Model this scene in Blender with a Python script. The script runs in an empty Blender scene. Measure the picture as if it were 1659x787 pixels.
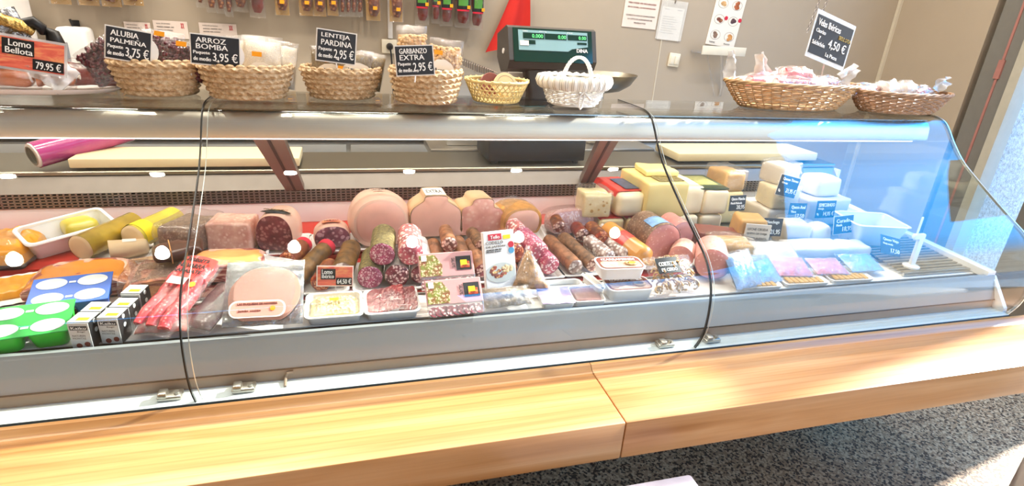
import bpy, bmesh, math, random
from mathutils import Vector, Matrix, Euler, noise

SC = bpy.context.scene
COL = SC.collection
PI = math.pi

# ------------------------------------------------------------------ camera
EYE = Vector((0.0, 0.0, 1.55))
CR = Vector((0.96258914, -0.26390459, 0.06145335))
CU = Vector((0.04521252, 0.38004465, 0.92386249))
CF = Vector((0.26716657, 0.88652153, -0.37775864))
FPX = 915.915
cd = bpy.data.cameras.new('camera')
cd.sensor_width = 36.0
cd.lens = FPX / 1659.0 * 36.0
cd.clip_start = 0.02
cd.clip_end = 300
cam = bpy.data.objects.new('camera', cd)
COL.objects.link(cam)
mw = Matrix.Identity(4)
for i in range(3):
    mw[i][0], mw[i][1], mw[i][2], mw[i][3] = CR[i], CU[i], -CF[i], EYE[i]
cam.matrix_world = mw
SC.camera = cam


def at(px, py, z=None, y=None, x=None):
    d = CR * (px - 829.5) - CU * (py - 393.5) + CF * FPX
    if z is not None:
        t = (z - EYE.z) / d.z
    elif y is not None:
        t = y / d.y
    else:
        t = x / d.x
    return EYE + d * t


# ------------------------------------------------------------------ view, world, sun, lamps
SC.view_settings.view_transform = 'Standard'
SC.view_settings.look = 'None'
SC.view_settings.gamma = 1.0
SC.view_settings.exposure = 0.0
SC.view_settings.use_curve_mapping = False
SC.cycles.use_denoising = True
SC.cycles.max_bounces = 10
SC.cycles.diffuse_bounces = 4
SC.cycles.glossy_bounces = 5
SC.cycles.transmission_bounces = 6
SC.cycles.transparent_max_bounces = 40
SC.cycles.sample_clamp_indirect = 6.0
SC.cycles.caustics_reflective = False
SC.cycles.caustics_refractive = False

SKY_ZENITH = (0.15, 3.3, 8.6)
SKY_HORIZON = (2.3, 2.22, 2.05)
SUN_POWER = 18.0
SUN_EL, SUN_DIR = 30.0, (0.984, 0.18)
CEIL_Z = 3.7
TUBE_POWER = 40.0
DOWN_POWER = 13.0
CASE_POWER = 10.0

w = bpy.data.worlds.new('sky')
SC.world = w
w.use_nodes = True
nt = w.node_tree
bg = nt.nodes['Background']
tc = nt.nodes.new('ShaderNodeTexCoord')
sx = nt.nodes.new('ShaderNodeSeparateXYZ')
mr = nt.nodes.new('ShaderNodeMapRange')
mr.inputs[1].default_value = 0.36
mr.inputs[2].default_value = 0.56
mx = nt.nodes.new('ShaderNodeMix')
mx.data_type = 'RGBA'
mx.inputs[6].default_value = (*SKY_HORIZON, 1)
mx.inputs[7].default_value = (*SKY_ZENITH, 1)
nt.links.new(tc.outputs['Generated'], sx.inputs[0])
nt.links.new(sx.outputs['Z'], mr.inputs[0])
nt.links.new(mr.outputs[0], mx.inputs[0])
nt.links.new(mx.outputs[2], bg.inputs[0])
bg.inputs[1].default_value = 1.0

sd = bpy.data.lights.new('sun', 'SUN')
sd.energy = SUN_POWER
sd.angle = math.radians(1.5)
sd.color = (1.0, 0.95, 0.86)
sun = bpy.data.objects.new('sun', sd)
COL.objects.link(sun)
_s = Vector((SUN_DIR[0], SUN_DIR[1], math.tan(math.radians(SUN_EL))))
sun.rotation_euler = _s.to_track_quat('Z', 'Y').to_euler()
sun.location = (8, 1.5, 6)


def area(name, loc, sxy, power, color=(1, .93, .82), rot=(0, 0, 0)):
    ld = bpy.data.lights.new(name, 'AREA')
    ld.shape = 'RECTANGLE'
    ld.size, ld.size_y = sxy
    ld.energy = power
    ld.color = color
    o = bpy.data.objects.new(name, ld)
    COL.objects.link(o)
    o.location = loc
    o.rotation_euler = rot
    return o


for i in range(3):
    area('tube_light', (-1.9 + i * 1.75, 2.35, CEIL_Z - .09), (1.3, .07), TUBE_POWER)
for i in range(6):
    dl = area('downlight_lamp', (-1.97 + .787 * i, 1.56, CEIL_Z - .03), (.08, .08), DOWN_POWER, (1, .9, .76))
    dl.data.shape = 'DISK'
for i in range(3):
    area('case_light', (-1.0 + i * 1.2, 1.665, 1.186), (1.16, .035), CASE_POWER / 3, (1, .9, .80), (math.radians(-2), 0, 0))


# ------------------------------------------------------------------ mesh helpers
def fn(v, s=1.0, o=0.0):
    return noise.noise(Vector((v[0] * s + o, v[1] * s + o * .7, v[2] * s - o)))


class MB:
    def __init__(s):
        s.v = []
        s.f = []

    def add(s, vs, fs, m=None):
        b = len(s.v)
        if m is not None:
            vs = [m @ Vector(p) for p in vs]
        s.v += [tuple(p) for p in vs]
        s.f += [tuple(i + b for i in f) for f in fs]
        return s

    def box(s, c, d, m=None):
        x, y, z = d[0] / 2, d[1] / 2, d[2] / 2
        vs = [(c[0] + i * x, c[1] + j * y, c[2] + k * z) for k in (-1, 1) for j in (-1, 1) for i in (-1, 1)]
        return s.add(vs, [(0, 2, 3, 1), (4, 5, 7, 6), (0, 1, 5, 4), (2, 6, 7, 3), (0, 4, 6, 2), (1, 3, 7, 5)], m)

    def rbox(s, c, d, r=.004, seg=2, m=None, cuts=0, fx=None):
        bm = bmesh.new()
        bmesh.ops.create_cube(bm, size=1)
        for v in bm.verts:
            v.co = Vector((v.co.x * d[0], v.co.y * d[1], v.co.z * d[2]))
        r = min(r, min(d) * .49)
        bmesh.ops.bevel(bm, geom=list(bm.edges), offset=r, segments=seg, profile=.5, affect='EDGES')
        if cuts:
            bmesh.ops.subdivide_edges(bm, edges=[e for e in bm.edges if e.calc_length() > max(d) / cuts], cuts=cuts, use_grid_fill=True)
        bm.verts.index_update()
        vs = []
        for v in bm.verts:
            p = v.co.copy()
            if fx:
                p = fx(p)
            vs.append(p + Vector(c))
        s.add(vs, [[v.index for v in f.verts] for f in bm.faces], m)
        bm.free()
        return s

    def loft(s, rings, cap0=True, cap1=True, m=None, closed=True):
        n = len(rings[0])
        vs = [p for r in rings for p in r]
        fs = []
        for i in range(len(rings) - 1):
            for j in range(n if closed else n - 1):
                a, b = i * n + j, i * n + (j + 1) % n
                fs.append((a, b, b + n, a + n))
        if cap0:
            fs.append(tuple(range(n - 1, -1, -1)))
        if cap1:
            fs.append(tuple(range((len(rings) - 1) * n, len(rings) * n)))
        return s.add(vs, fs, m)

    def lathe(s, prof, n=32, m=None, cap0=True, cap1=True, fx=None, sy=1.0):
        rings = []
        for k, (r, z) in enumerate(prof):
            ring = []
            for j in range(n):
                t = 2 * PI * j / n
                rr = r * (fx(t, k) if fx else 1)
                ring.append((rr * math.cos(t), rr * math.sin(t) * sy, z))
            rings.append(ring)
        return s.loft(rings, cap0, cap1, m)

    def tube(s, pts, r, n=8, closed=False, m=None):
        pts = [Vector(p) for p in pts]
        k = len(pts)
        rings = []
        up = Vector((0, 0, 1))
        prev = None
        for i, p in enumerate(pts):
            if closed:
                t = pts[(i + 1) % k] - pts[i - 1]
            else:
                t = pts[min(i + 1, k - 1)] - pts[max(i - 1, 0)]
            t.normalize()
            if prev is None:
                a = up if abs(t.z) < .9 else Vector((1, 0, 0))
                u = t.cross(a).normalized()
            else:
                u = prev - t * prev.dot(t)
                u.normalize()
            prev = u
            vv = t.cross(u)
            rr = r[i] if isinstance(r, (list, tuple)) else r
            rings.append([p + (u * math.cos(2 * PI * j / n) + vv * math.sin(2 * PI * j / n)) * rr for j in range(n)])
        if closed:
            rings.append(rings[0])
        return s.loft(rings, not closed, not closed, m)

    def grid(s, fxy, nu, nv, m=None):
        vs = [fxy(i / nu, j / nv) for j in range(nv + 1) for i in range(nu + 1)]
        fs = [(j * (nu + 1) + i, j * (nu + 1) + i + 1, (j + 1) * (nu + 1) + i + 1, (j + 1) * (nu + 1) + i) for j in range(nv) for i in range(nu)]
        return s.add(vs, fs, m)

    def ball(s, c, r, nu=8, nv=5, m=None):
        r = (r, r, r) if not isinstance(r, (tuple, list)) else r
        rings = []
        for i in range(nv):
            a = PI * (i + .5) / nv - PI / 2
            rings.append([(c[0] + r[0] * math.cos(a) * math.cos(2 * PI * j / nu), c[1] + r[1] * math.cos(a) * math.sin(2 * PI * j / nu), c[2] + r[2] * math.sin(a)) for j in range(nu)])
        return s.loft(rings, True, True, m)

    def poly(s, pts, m=None):
        return s.add(pts, [tuple(range(len(pts)))], m)

    def sheet(s, pts2, t, m=None):
        """a flat outline in XZ with thickness t along Y"""
        a = [(p[0], 0, p[1]) for p in pts2]
        b = [(p[0], t, p[1]) for p in pts2]
        return s.loft([a, b], True, True, m)


def RX(a): return Matrix.Rotation(a, 4, 'X')
def RY(a): return Matrix.Rotation(a, 4, 'Y')
def RZ(a): return Matrix.Rotation(a, 4, 'Z')
def TR(x, y=None, z=None): return Matrix.Translation(Vector(x) if y is None else Vector((x, y, z)))
def SCL(x, y, z): return Matrix.Diagonal((x, y, z, 1))


def rrect(wd, dp, r, z, n=4, cx=0, cy=0):
    pts = []
    for (sx_, sy_, a0) in ((1, 1, 0), (-1, 1, PI / 2), (-1, -1, PI), (1, -1, 1.5 * PI)):
        for k in range(n + 1):
            a = a0 + PI / 2 * k / n
            pts.append((cx + sx_ * (wd / 2 - r) + r * math.cos(a), cy + sy_ * (dp / 2 - r) + r * math.sin(a), z))
    return pts


def obj(name, mb, m, parent=None, smooth=35, label=None):
    me = bpy.data.meshes.new(name)
    me.from_pydata(mb.v, [], mb.f)
    bm = bmesh.new()
    bm.from_mesh(me)
    bmesh.ops.recalc_face_normals(bm, faces=bm.faces)
    bm.to_mesh(me)
    bm.free()
    me.materials.append(m)
    if smooth:
        me.shade_smooth()
        me.set_sharp_from_angle(angle=math.radians(smooth))
    o = bpy.data.objects.new(name, me)
    COL.objects.link(o)
    if parent:
        o.parent = parent
    if label:
        o['label'] = label
    return o


def tag(o, label, cat, group=None, loc=None):
    o['label'] = label
    o['category'] = cat
    if group:
        o['group'] = group
    if loc is not None:
        o.location = loc
    return o


def thing(name, label, cat, loc=(0, 0, 0), rot=(0, 0, 0), group=None):
    o = bpy.data.objects.new(name, None)
    o.empty_display_size = .05
    COL.objects.link(o)
    o.location = loc
    o.rotation_euler = rot
    return tag(o, label, cat, group)


def thing_m(name, label, cat, M, group=None):
    o = thing(name, label, cat, (0, 0, 0), (0, 0, 0), group)
    o.matrix_world = M
    return o


def struct(name, mb, m, smooth=0, parent=None):
    o = obj(name, mb, m, parent, smooth)
    o['kind'] = 'structure'
    return o


def dup(root, loc, label, rot=None):
    r = root.copy()
    COL.objects.link(r)
    r.location = loc
    if rot is not None:
        r.rotation_euler = rot
    r['label'] = label
    for ch in list(root.children):
        c2 = ch.copy()
        COL.objects.link(c2)
        c2.parent = r
        for g in list(ch.children):
            d2 = g.copy()
            COL.objects.link(d2)
            d2.parent = c2
    return r


_TXT = {}


def textmesh(s):
    if s in _TXT:
        return _TXT[s]
    cu = bpy.data.curves.new('t', 'FONT')
    cu.body = s
    cu.size = 1.0
    cu.extrude = .012
    cu.resolution_u = 2
    o = bpy.data.objects.new('t', cu)
    COL.objects.link(o)
    dg = bpy.context.evaluated_depsgraph_get()
    me = bpy.data.meshes.new_from_object(o.evaluated_get(dg))
    vs = [v.co.copy() for v in me.vertices]
    fs = [tuple(p.vertices) for p in me.polygons]
    bpy.data.objects.remove(o)
    bpy.data.curves.remove(cu)
    bpy.data.meshes.remove(me)
    if vs:
        x0, x1 = min(v.x for v in vs), max(v.x for v in vs)
        y0, y1 = min(v.y for v in vs), max(v.y for v in vs)
        vs = [Vector(((v.x - x0) / (x1 - x0), (v.y - y0) / (y1 - y0), v.z)) for v in vs]
    _TXT[s] = (vs, fs)
    return _TXT[s]


def text(mb, s, x, y, wd, ht, m=None, th=.0006, shear=0.0, bold=0):
    """text filling the box x..x+wd, y..y+ht of the XZ plane, facing -Y, lifted th off it"""
    vs, fs = textmesh(s)
    out = [Vector((x + v.x * wd + shear * v.y * ht, -th * (1 if v.z > 0 else .1), y + v.y * ht)) for v in vs]
    mb.add(out, fs, m)
    if bold:
        mb.add([p + Vector((bold, -.00005, 0)) for p in out], fs, m)
    return mb


# ------------------------------------------------------------------ materials
def hx(h, k=1.0):
    h = h.lstrip('#')
    out = []
    for i in (0, 2, 4):
        c_ = int(h[i:i + 2], 16) / 255
        out.append((c_ / 12.92 if c_ <= .04045 else ((c_ + .055) / 1.055) ** 2.4) * k)
    return tuple(out)


class NM:
    """small node-material writer"""

    def __init__(s, name):
        s.m = bpy.data.materials.new(name)
        s.m.use_nodes = True
        s.t = s.m.node_tree
        s.n = s.t.nodes
        s.p = s.n['Principled BSDF']
        s.out = s.n['Material Output']
        s._tc = None

    def new(s, typ, **kw):
        nd = s.n.new(typ)
        for k, v in kw.items():
            setattr(nd, k, v)
        return nd

    def link(s, a, b):
        s.t.links.new(a, b)

    def tc(s):
        if not s._tc:
            s._tc = s.new('ShaderNodeTexCoord').outputs['Object']
        return s._tc

    def mapping(s, scale, rot=(0, 0, 0)):
        mp = s.new('ShaderNodeMapping')
        mp.inputs['Scale'].default_value = scale
        mp.inputs['Rotation'].default_value = rot
        s.link(s.tc(), mp.inputs[0])
        return mp.outputs[0]

    def noise(s, scale, detail=3, rough=.55, vec=None, dist=0):
        nd = s.new('ShaderNodeTexNoise')
        nd.inputs['Scale'].default_value = scale
        nd.inputs['Detail'].default_value = detail
        nd.inputs['Roughness'].default_value = rough
        nd.inputs['Distortion'].default_value = dist
        s.link(vec if vec is not None else s.tc(), nd.inputs['Vector'])
        return nd.outputs[0]

    def ramp(s, fac, stops, interp='LINEAR'):
        r = s.new('ShaderNodeValToRGB')
        r.color_ramp.interpolation = interp
        e = r.color_ramp.elements
        while len(e) < len(stops):
            e.new(.5)
        for k, (p_, c_) in enumerate(stops):
            e[k].position = p_
            e[k].color = (*c_, 1) if len(c_) == 3 else c_
        s.link(fac, r.inputs[0])
        return r.outputs[0]

    def mix(s, fac, a, b, typ='MIX'):
        nd = s.new('ShaderNodeMix', data_type='RGBA', blend_type=typ)
        for k, v in ((0, fac), (6, a), (7, b)):
            if isinstance(v, (int, float)):
                nd.inputs[k].default_value = v
            elif isinstance(v, tuple):
                nd.inputs[k].default_value = (*v, 1)
            else:
                s.link(v, nd.inputs[k])
        return nd.outputs[2]

    def bump(s, h, strength, dist=.002):
        b = s.new('ShaderNodeBump')
        b.inputs['Strength'].default_value = strength
        b.inputs['Distance'].default_value = dist
        s.link(h, b.inputs['Height'])
        return b.outputs[0]

    def set(s, col=None, rough=None, metal=None, spec=None, normal=None, **kw):
        for k, v in (('Base Color', col), ('Roughness', rough), ('Metallic', metal), ('Specular IOR Level', spec), ('Normal', normal)):
            if v is None:
                continue
            if isinstance(v, (int, float)):
                s.p.inputs[k].default_value = v
            elif isinstance(v, tuple):
                s.p.inputs[k].default_value = (*v, 1)
            else:
                s.link(v, s.p.inputs[k])
        return s


def plain(name, col, rough=.5, metal=0.0, spec=.4, var=.08, vs=20, bump=0.0, bs=60, coat=0.0, bd=.002, sss=0):
    q = NM(name)
    col = hx(col) if isinstance(col, str) else col
    nz = q.noise(vs, 4)
    a = tuple(c_ * (1 - var) for c_ in col)
    b = tuple(min(1, c_ * (1 + var)) for c_ in col)
    q.set(q.ramp(nz, [(.3, a), (.7, b)]), rough, metal, spec)
    if bump:
        q.set(normal=q.bump(q.noise(bs, 4), bump, bd))
    if coat:
        q.p.inputs['Coat Weight'].default_value = coat
        q.p.inputs['Coat Roughness'].default_value = .12
    if sss:
        q.p.inputs['Subsurface Weight'].default_value = sss
        q.p.inputs['Subsurface Radius'].default_value = (.01, .004, .003)
        q.p.inputs['Subsurface Scale'].default_value = .5
    return q.m


def fatty(name, base, fat, scale=130, thr=.33, soft=.1, dark=None, rough=.38, bump=.25, warp=.01, var=.2, coat=.25):
    """chopped meat with pieces of fat"""
    q = NM(name)
    base, fat = hx(base), hx(fat)
    nv = q.new('ShaderNodeTexNoise')
    nv.inputs['Scale'].default_value = scale * .6
    q.link(q.tc(), nv.inputs['Vector'])
    ad = q.new('ShaderNodeVectorMath', operation='MULTIPLY_ADD')
    q.link(nv.outputs['Color'], ad.inputs[0])
    ad.inputs[1].default_value = (warp, warp, warp)
    q.link(q.tc(), ad.inputs[2])
    vo = q.new('ShaderNodeTexVoronoi')
    vo.inputs['Scale'].default_value = scale
    vo.inputs['Randomness'].default_value = 1
    q.link(ad.outputs[0], vo.inputs['Vector'])
    f1 = q.ramp(vo.outputs['Distance'], [(max(0, thr - soft), (1, 1, 1)), (thr + soft, (0, 0, 0))])
    sp = q.new('ShaderNodeSeparateColor')
    q.link(vo.outputs['Color'], sp.inputs[0])
    keep = q.ramp(sp.outputs[0], [(.12, (0, 0, 0)), (.2, (1, 1, 1))])
    fac = q.mix(1.0, f1, keep, 'MULTIPLY')
    nz = q.noise(scale * .35, 3)
    d = hx(dark) if dark else tuple(c_ * (1 - var * 2) for c_ in base)
    bcol = q.ramp(nz, [(.35, d), (.6, base), (.8, tuple(min(1, c_ * (1 + var)) for c_ in base))])
    q.set(q.mix(fac, bcol, fat), rough, 0, .45)
    if bump:
        q.set(normal=q.bump(q.mix(.5, vo.outputs['Distance'], nz), bump, .0015))
    q.p.inputs['Coat Weight'].default_value = coat
    q.p.inputs['Coat Roughness'].default_value = .2
    return q.m


def film(name, tint=(1, 1, 1), haze=.06, gloss=.10, rough=.12, bump=.5, bs=45, hazecol=(.9, .9, .9), bd=.01):
    """thin clear plastic: see-through, a little milky, wrinkled highlights"""
    q = NM(name)
    tr = q.new('ShaderNodeBsdfTransparent')
    tr.inputs[0].default_value = (*tint, 1)
    gl = q.new('ShaderNodeBsdfGlossy')
    gl.inputs['Roughness'].default_value = rough
    df = q.new('ShaderNodeBsdfDiffuse')
    df.inputs[0].default_value = (*hazecol, 1)
    nb = q.bump(q.noise(bs, 3, .6, dist=1.0), bump, bd)
    q.link(nb, gl.inputs['Normal'])
    lw = q.new('ShaderNodeLayerWeight')
    lw.inputs['Blend'].default_value = .35
    ma = q.new('ShaderNodeMath', operation='MULTIPLY_ADD')
    q.link(lw.outputs['Facing'], ma.inputs[0])
    ma.inputs[1].default_value = .35
    ma.inputs[2].default_value = gloss
    m1 = q.new('ShaderNodeMixShader')
    m1.inputs[0].default_value = haze
    q.link(tr.outputs[0], m1.inputs[1])
    q.link(df.outputs[0], m1.inputs[2])
    m2 = q.new('ShaderNodeMixShader')
    q.link(ma.outputs[0], m2.inputs[0])
    q.link(m1.outputs[0], m2.inputs[1])
    q.link(gl.outputs[0], m2.inputs[2])
    q.link(m2.outputs[0], q.out.inputs[0])
    return q.m


def glass(name, tint=(.97, .99, .985), k=.96, r0=.04):
    """window glass: Schlick mirror over clear transmission, the same on both faces"""
    q = NM(name)
    tr = q.new('ShaderNodeBsdfTransparent')
    tr.inputs[0].default_value = (*tint, 1)
    gl = q.new('ShaderNodeBsdfGlossy')
    gl.inputs['Roughness'].default_value = .0
    lw = q.new('ShaderNodeLayerWeight')
    lw.inputs['Blend'].default_value = .5
    pw = q.new('ShaderNodeMath', operation='POWER')
    q.link(lw.outputs['Facing'], pw.inputs[0])
    pw.inputs[1].default_value = 5
    ma = q.new('ShaderNodeMath', operation='MULTIPLY_ADD')
    q.link(pw.outputs[0], ma.inputs[0])
    ma.inputs[1].default_value = k
    ma.inputs[2].default_value = r0
    ms = q.new('ShaderNodeMixShader')
    q.link(ma.outputs[0], ms.inputs[0])
    q.link(tr.outputs[0], ms.inputs[1])
    q.link(gl.outputs[0], ms.inputs[2])
    q.link(ms.outputs[0], q.out.inputs[0])
    return q.m


def emit(name, col, s):
    q = NM(name)
    q.p.inputs['Base Color'].default_value = (*col, 1)
    q.p.inputs['Emission Color'].default_value = (*col, 1)
    q.p.inputs['Emission Strength'].default_value = s
    return q.m


def wood_mat(name, off=0.0, lite=1.0):
    q = NM(name)
    mp = q.new('ShaderNodeMapping')
    mp.inputs['Scale'].default_value = (1.0, 13, 13)
    mp.inputs['Location'].default_value = (off, off * 1.3, off * .4)
    q.link(q.tc(), mp.inputs[0])
    n1 = q.noise(1.1, 3, .5, mp.outputs[0], .6)
    wv = q.new('ShaderNodeTexWave', wave_type='BANDS', bands_direction='Y')
    wv.inputs['Scale'].default_value = 1.1
    wv.inputs['Distortion'].default_value = 7.0
    wv.inputs['Detail'].default_value = 2.0
    wv.inputs['Detail Scale'].default_value = .35
    q.link(mp.outputs[0], wv.inputs['Vector'])
    mp2 = q.new('ShaderNodeMapping')
    mp2.inputs['Scale'].default_value = (4, 160, 160)
    q.link(q.tc(), mp2.inputs[0])
    n2 = q.noise(1.0, 3, .6, mp2.outputs[0])
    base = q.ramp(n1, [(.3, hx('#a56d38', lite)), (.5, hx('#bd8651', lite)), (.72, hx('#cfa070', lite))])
    lines = q.ramp(wv.outputs[0], [(.0, (.72, .58, .42)), (.16, (1, 1, 1)), (1, (1, 1, 1))])
    c1 = q.mix(.4, base, lines, 'MULTIPLY')
    c2 = q.mix(.3, c1, q.ramp(n2, [(.3, (.75, .66, .55)), (.6, (1, 1, 1))]), 'MULTIPLY')
    q.set(c2, .36, 0, .4, q.bump(n2, .05, .001))
    q.p.inputs['Coat Weight'].default_value = .15
    q.p.inputs['Coat Roughness'].default_value = .2
    return q.m


def brushed(name, col, rough=.3, bump=.05, sc=(2, 300, 300)):
    q = NM(name)
    n2 = q.noise(1.0, 4, .6, q.mapping(sc))
    n3 = q.noise(3.0, 3)
    c_ = hx(col)
    q.set(q.mix(.5, q.ramp(n2, [(.3, tuple(x * .85 for x in c_)), (.7, c_)]), q.ramp(n3, [(.3, tuple(x * .85 for x in c_)), (.7, c_)])), rough, 1.0, None, q.bump(n2, bump, .0005))
    return q.m


M = {}
M['wall'] = plain('wall_paint', '#aea08d', .55, var=.03, vs=3, bump=.05, bs=200)
M['trim'] = plain('trim_beige', '#cdc4b0', .5, var=.03)
M['ceil'] = plain('ceiling_paint', '#d8d4ca', .8, var=.02)
M['jamb'] = plain('jamb_grey', '#77756f', .4, var=.04)
M['jamb2'] = plain('jamb_pale', '#b5b1a2', .45, var=.04)
M['white'] = plain('white_lacquer', '#eae6e2', .35, var=.02)
M['cab'] = plain('cabinet_white', '#dcdad5', .4, var=.02)
M['plast'] = plain('white_plastic', '#f0ece8', .35, var=.02)
M['styro'] = plain('white_foam', '#f3efec', .55, var=.02, bump=.1, bs=300)
M['steel'] = brushed('stainless_steel', '#c9c4bb', .32)
M['steeld'] = brushed('stainless_worktop', '#968f80', .4)
M['alu'] = brushed('aluminium', '#d8d2c8', .45)
M['mirror'] = brushed('polished_steel', '#9a948a', .09, .02)
M['panel'] = plain('grey_panel', '#8b9091', .32, .1, var=.03, vs=6)
M['sill'] = plain('pale_sill', '#cfd4d3', .3, .1, var=.03)
M['brown'] = plain('brown_strip', '#8f7d6c', .4, var=.05)
M['post'] = plain('brown_grey_metal', '#75645a', .4, .2, var=.05)
M['postd'] = plain('dark_groove', '#2a2220', .5)
M['ventm'] = plain('vent_metal', '#9c948e', .35, .8, var=.05)
M['black'] = plain('black_plastic', '#1b1b1d', .45, var=.1)
M['dark'] = plain('dark_void', '#16130f', .7)
M['blackrub'] = plain('black_rubber', '#0e1110', .35)
M['edge'] = plain('pale_edge_and_reflection', '#d9dcd6', .15, .5, var=.05)
M['red'] = plain('red_liner', '#b32a1c', .55, var=.1, vs=30, bump=.1, bs=80)
M['glass'] = glass('clear_glass')
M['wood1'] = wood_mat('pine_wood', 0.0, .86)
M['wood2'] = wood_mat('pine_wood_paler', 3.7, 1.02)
M['base'] = plain('dark_plinth', '#3a3735', .6, var=.1)
q = NM('speckled_floor')
vo = q.new('ShaderNodeTexVoronoi')
vo.inputs['Scale'].default_value = 130
q.link(q.tc(), vo.inputs['Vector'])
sp_ = q.new('ShaderNodeSeparateColor')
q.link(vo.outputs['Color'], sp_.inputs[0])
cc_ = q.ramp(sp_.outputs[0], [(0, hx('#56412f')), (.3, hx('#a0805f')), (.55, hx('#c8a781')), (.8, hx('#a98764')), (1, hx('#ead2b0'))], 'CONSTANT')
q.set(q.mix(.35, cc_, q.ramp(q.noise(500, 2), [(.35, (.3, .28, .26)), (.7, (1, 1, 1))]), 'MULTIPLY'), .5, 0, .25)
M['floor'] = q.m
q = NM('white_stucco')
nz_ = q.noise(60, 5, .7)
q.set(q.ramp(nz_, [(.35, hx('#cdcac4')), (.6, hx('#fbfaf7'))]), .9, 0, .2, q.bump(nz_, 1.0, .02))
M['stucco'] = q.m
q = NM('asphalt')
nz_ = q.noise(40, 6, .8)
q.set(q.ramp(nz_, [(.3, hx('#6d6e70')), (.7, hx('#9c9c9e'))]), .9, 0, .2, q.bump(nz_, .5, .01))
M['asphalt'] = q.m
M['linepaint'] = plain('road_paint', '#e8e6e0', .7)
M['farwall'] = plain('far_wall', '#8d9094', .8, var=.06, vs=2)
M['slatbrown'] = plain('brown_slats', '#93836c', .4, .4, var=.2, vs=40)

M['film'] = film('clear_film', haze=.03, gloss=.06)
M['filmhazy'] = film('milky_film', haze=.42, gloss=.14)
M['filmbag'] = film('bag_film', haze=.03, gloss=.05, bs=60)
M['acryl'] = film('acrylic', haze=.10, gloss=.12, rough=.03, bump=0)
M['vac'] = film('vacuum_film', haze=.02, gloss=.06, rough=.07, bump=.7, bs=70)
M['tub'] = film('tub_plastic', haze=.85, gloss=.08, rough=.2, bump=0)

M['chalk'] = plain('slate_card', '#2c2e33', .4, var=.06)
M['chalkw'] = plain('white_lettering', '#f4f2ee', .6, var=0)
M['blackink'] = plain('black_ink', '#1a1a1c', .6, var=0)
M['greyink'] = plain('grey_ink', '#6d6864', .6, var=0)
M['paper'] = plain('paper', '#ece5d9', .7, var=.02)
M['paperpink'] = plain('pinkish_paper', '#e6d6cb', .7, var=.02)
M['card'] = plain('kraft_card', '#c79a50', .6, var=.08)
M['orange'] = plain('orange_sticker', '#f5a21b', .5, var=.03)
M['yellow'] = plain('yellow_sticker', '#f8d51e', .5, var=.03)
M['redink'] = plain('red_print', '#c9203a', .5, var=.03)
M['blueink'] = plain('blue_print', '#4b9ac8', .5, var=.03)
M['greenink'] = plain('green_print', '#4f8b3a', .5, var=.05)
q = NM('sign_ham_photo')
wv_ = q.noise(9, 4, .6, q.mapping((1.2, 1, 6)), 1.5)
q.set(q.ramp(wv_, [(.3, hx('#c9493a')), (.5, hx('#e8705a')), (.62, hx('#f0a06a')), (.75, hx('#e2826e'))]), .4)
M['signorange'] = q.m

# meats
M['sal_mag'] = fatty('salami_fine', '#b5476a', '#edc4c8', 170, .36, .14)
M['sal_pink'] = fatty('salami_pink', '#c9586a', '#f2cfcb', 120, .40, .10)
M['sal_dark'] = fatty('salami_coarse', '#8f2f42', '#ecc9c4', 115, .42, .08, '#5c1a26')
M['sal_chor'] = fatty('chorizo_cut', '#b2431f', '#e79a63', 140, .40, .12, '#7c2410')
M['head'] = fatty('head_cheese', '#7e3338', '#ad706b', 85, .40, .10, '#5a1f26')
M['head2'] = fatty('head_cheese_violet', '#8b4152', '#c9979a', 70, .44, .08, '#5c2435')
M['choriz_skin'] = fatty('chorizo_skin', '#7c3b1e', '#b2713c', 60, .3, .2, '#4c1d10', bump=.5)
M['fuet'] = plain('brown_casing', '#8a5a3c', .5, var=.5, vs=45, bump=.7, bs=70, bd=.004)
M['fuet2'] = plain('grey_brown_casing', '#775236', .55, var=.6, vs=60, bump=.8, bs=80, bd=.004)
M['longa'] = plain('ochre_casing', '#6f4d24', .45, var=.6, vs=40, bump=.6, bs=60, bd=.004)
M['herb'] = plain('herb_casing', '#74653c', .7, var=.6, vs=120, bump=.8, bs=160)
M['mould'] = plain('white_mould_casing', '#dcd0c8', .7, var=.2, vs=60, bump=.6, bs=60)
M['netcas'] = fatty('pink_casing', '#c46a6a', '#f2d8d2', 90, .42, .10)
M['fuet_cut'] = fatty('fuet_cut', '#8a4a3f', '#dcb9a8', 100, .44, .1, '#5b2a22')
M['pale_cut'] = fatty('pale_cut', '#a3847a', '#dccdc6', 90, .44, .12, '#6c5048')
M['ham_pink'] = plain('cooked_ham', '#e0a794', .42, var=.07, vs=25, bump=.1, bs=60, coat=.2, sss=.15)
M['ham_pink2'] = plain('pressed_ham', '#e3ad98', .45, var=.04, vs=30, bump=.06, bs=80, coat=.2, sss=.15)
M['ham_rind'] = plain('ham_fat', '#dfb29c', .4, var=.05, vs=15, coat=.3, sss=.15)
M['rind_y'] = plain('yellow_rind', '#dcb489', .4, var=.1, vs=15, coat=.3)
M['morta'] = fatty('mortadella_cut', '#d28c80', '#e9b6aa', 90, .2, .1, '#cc8078', bump=.08)
M['spotham'] = fatty('spotted_ham', '#d0938a', '#b9885f', 75, .22, .06, '#d79a92', bump=.1)
M['ham_spot'] = fatty('coarse_ham', '#dc9f8d', '#e2b19f', 60, .3, .12, '#c98475', coat=.15, bump=.12)
M['roast'] = plain('roast_skin', '#c58b4b', .4, var=.3, vs=35, bump=.4, bs=60, coat=.3)
q = NM('marbled_ham')
nz_ = q.noise(14, 3, .5, dist=2.2)
q.set(q.ramp(nz_, [(.38, hx('#cf9a94')), (.475, hx('#c4857f')), (.5, hx('#f3dcd4')), (.53, hx('#cf938c')), (.7, hx('#b97972'))]), .35, 0, .4)
q.p.inputs['Coat Weight'].default_value = .4
M['marble'] = q.m
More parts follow.
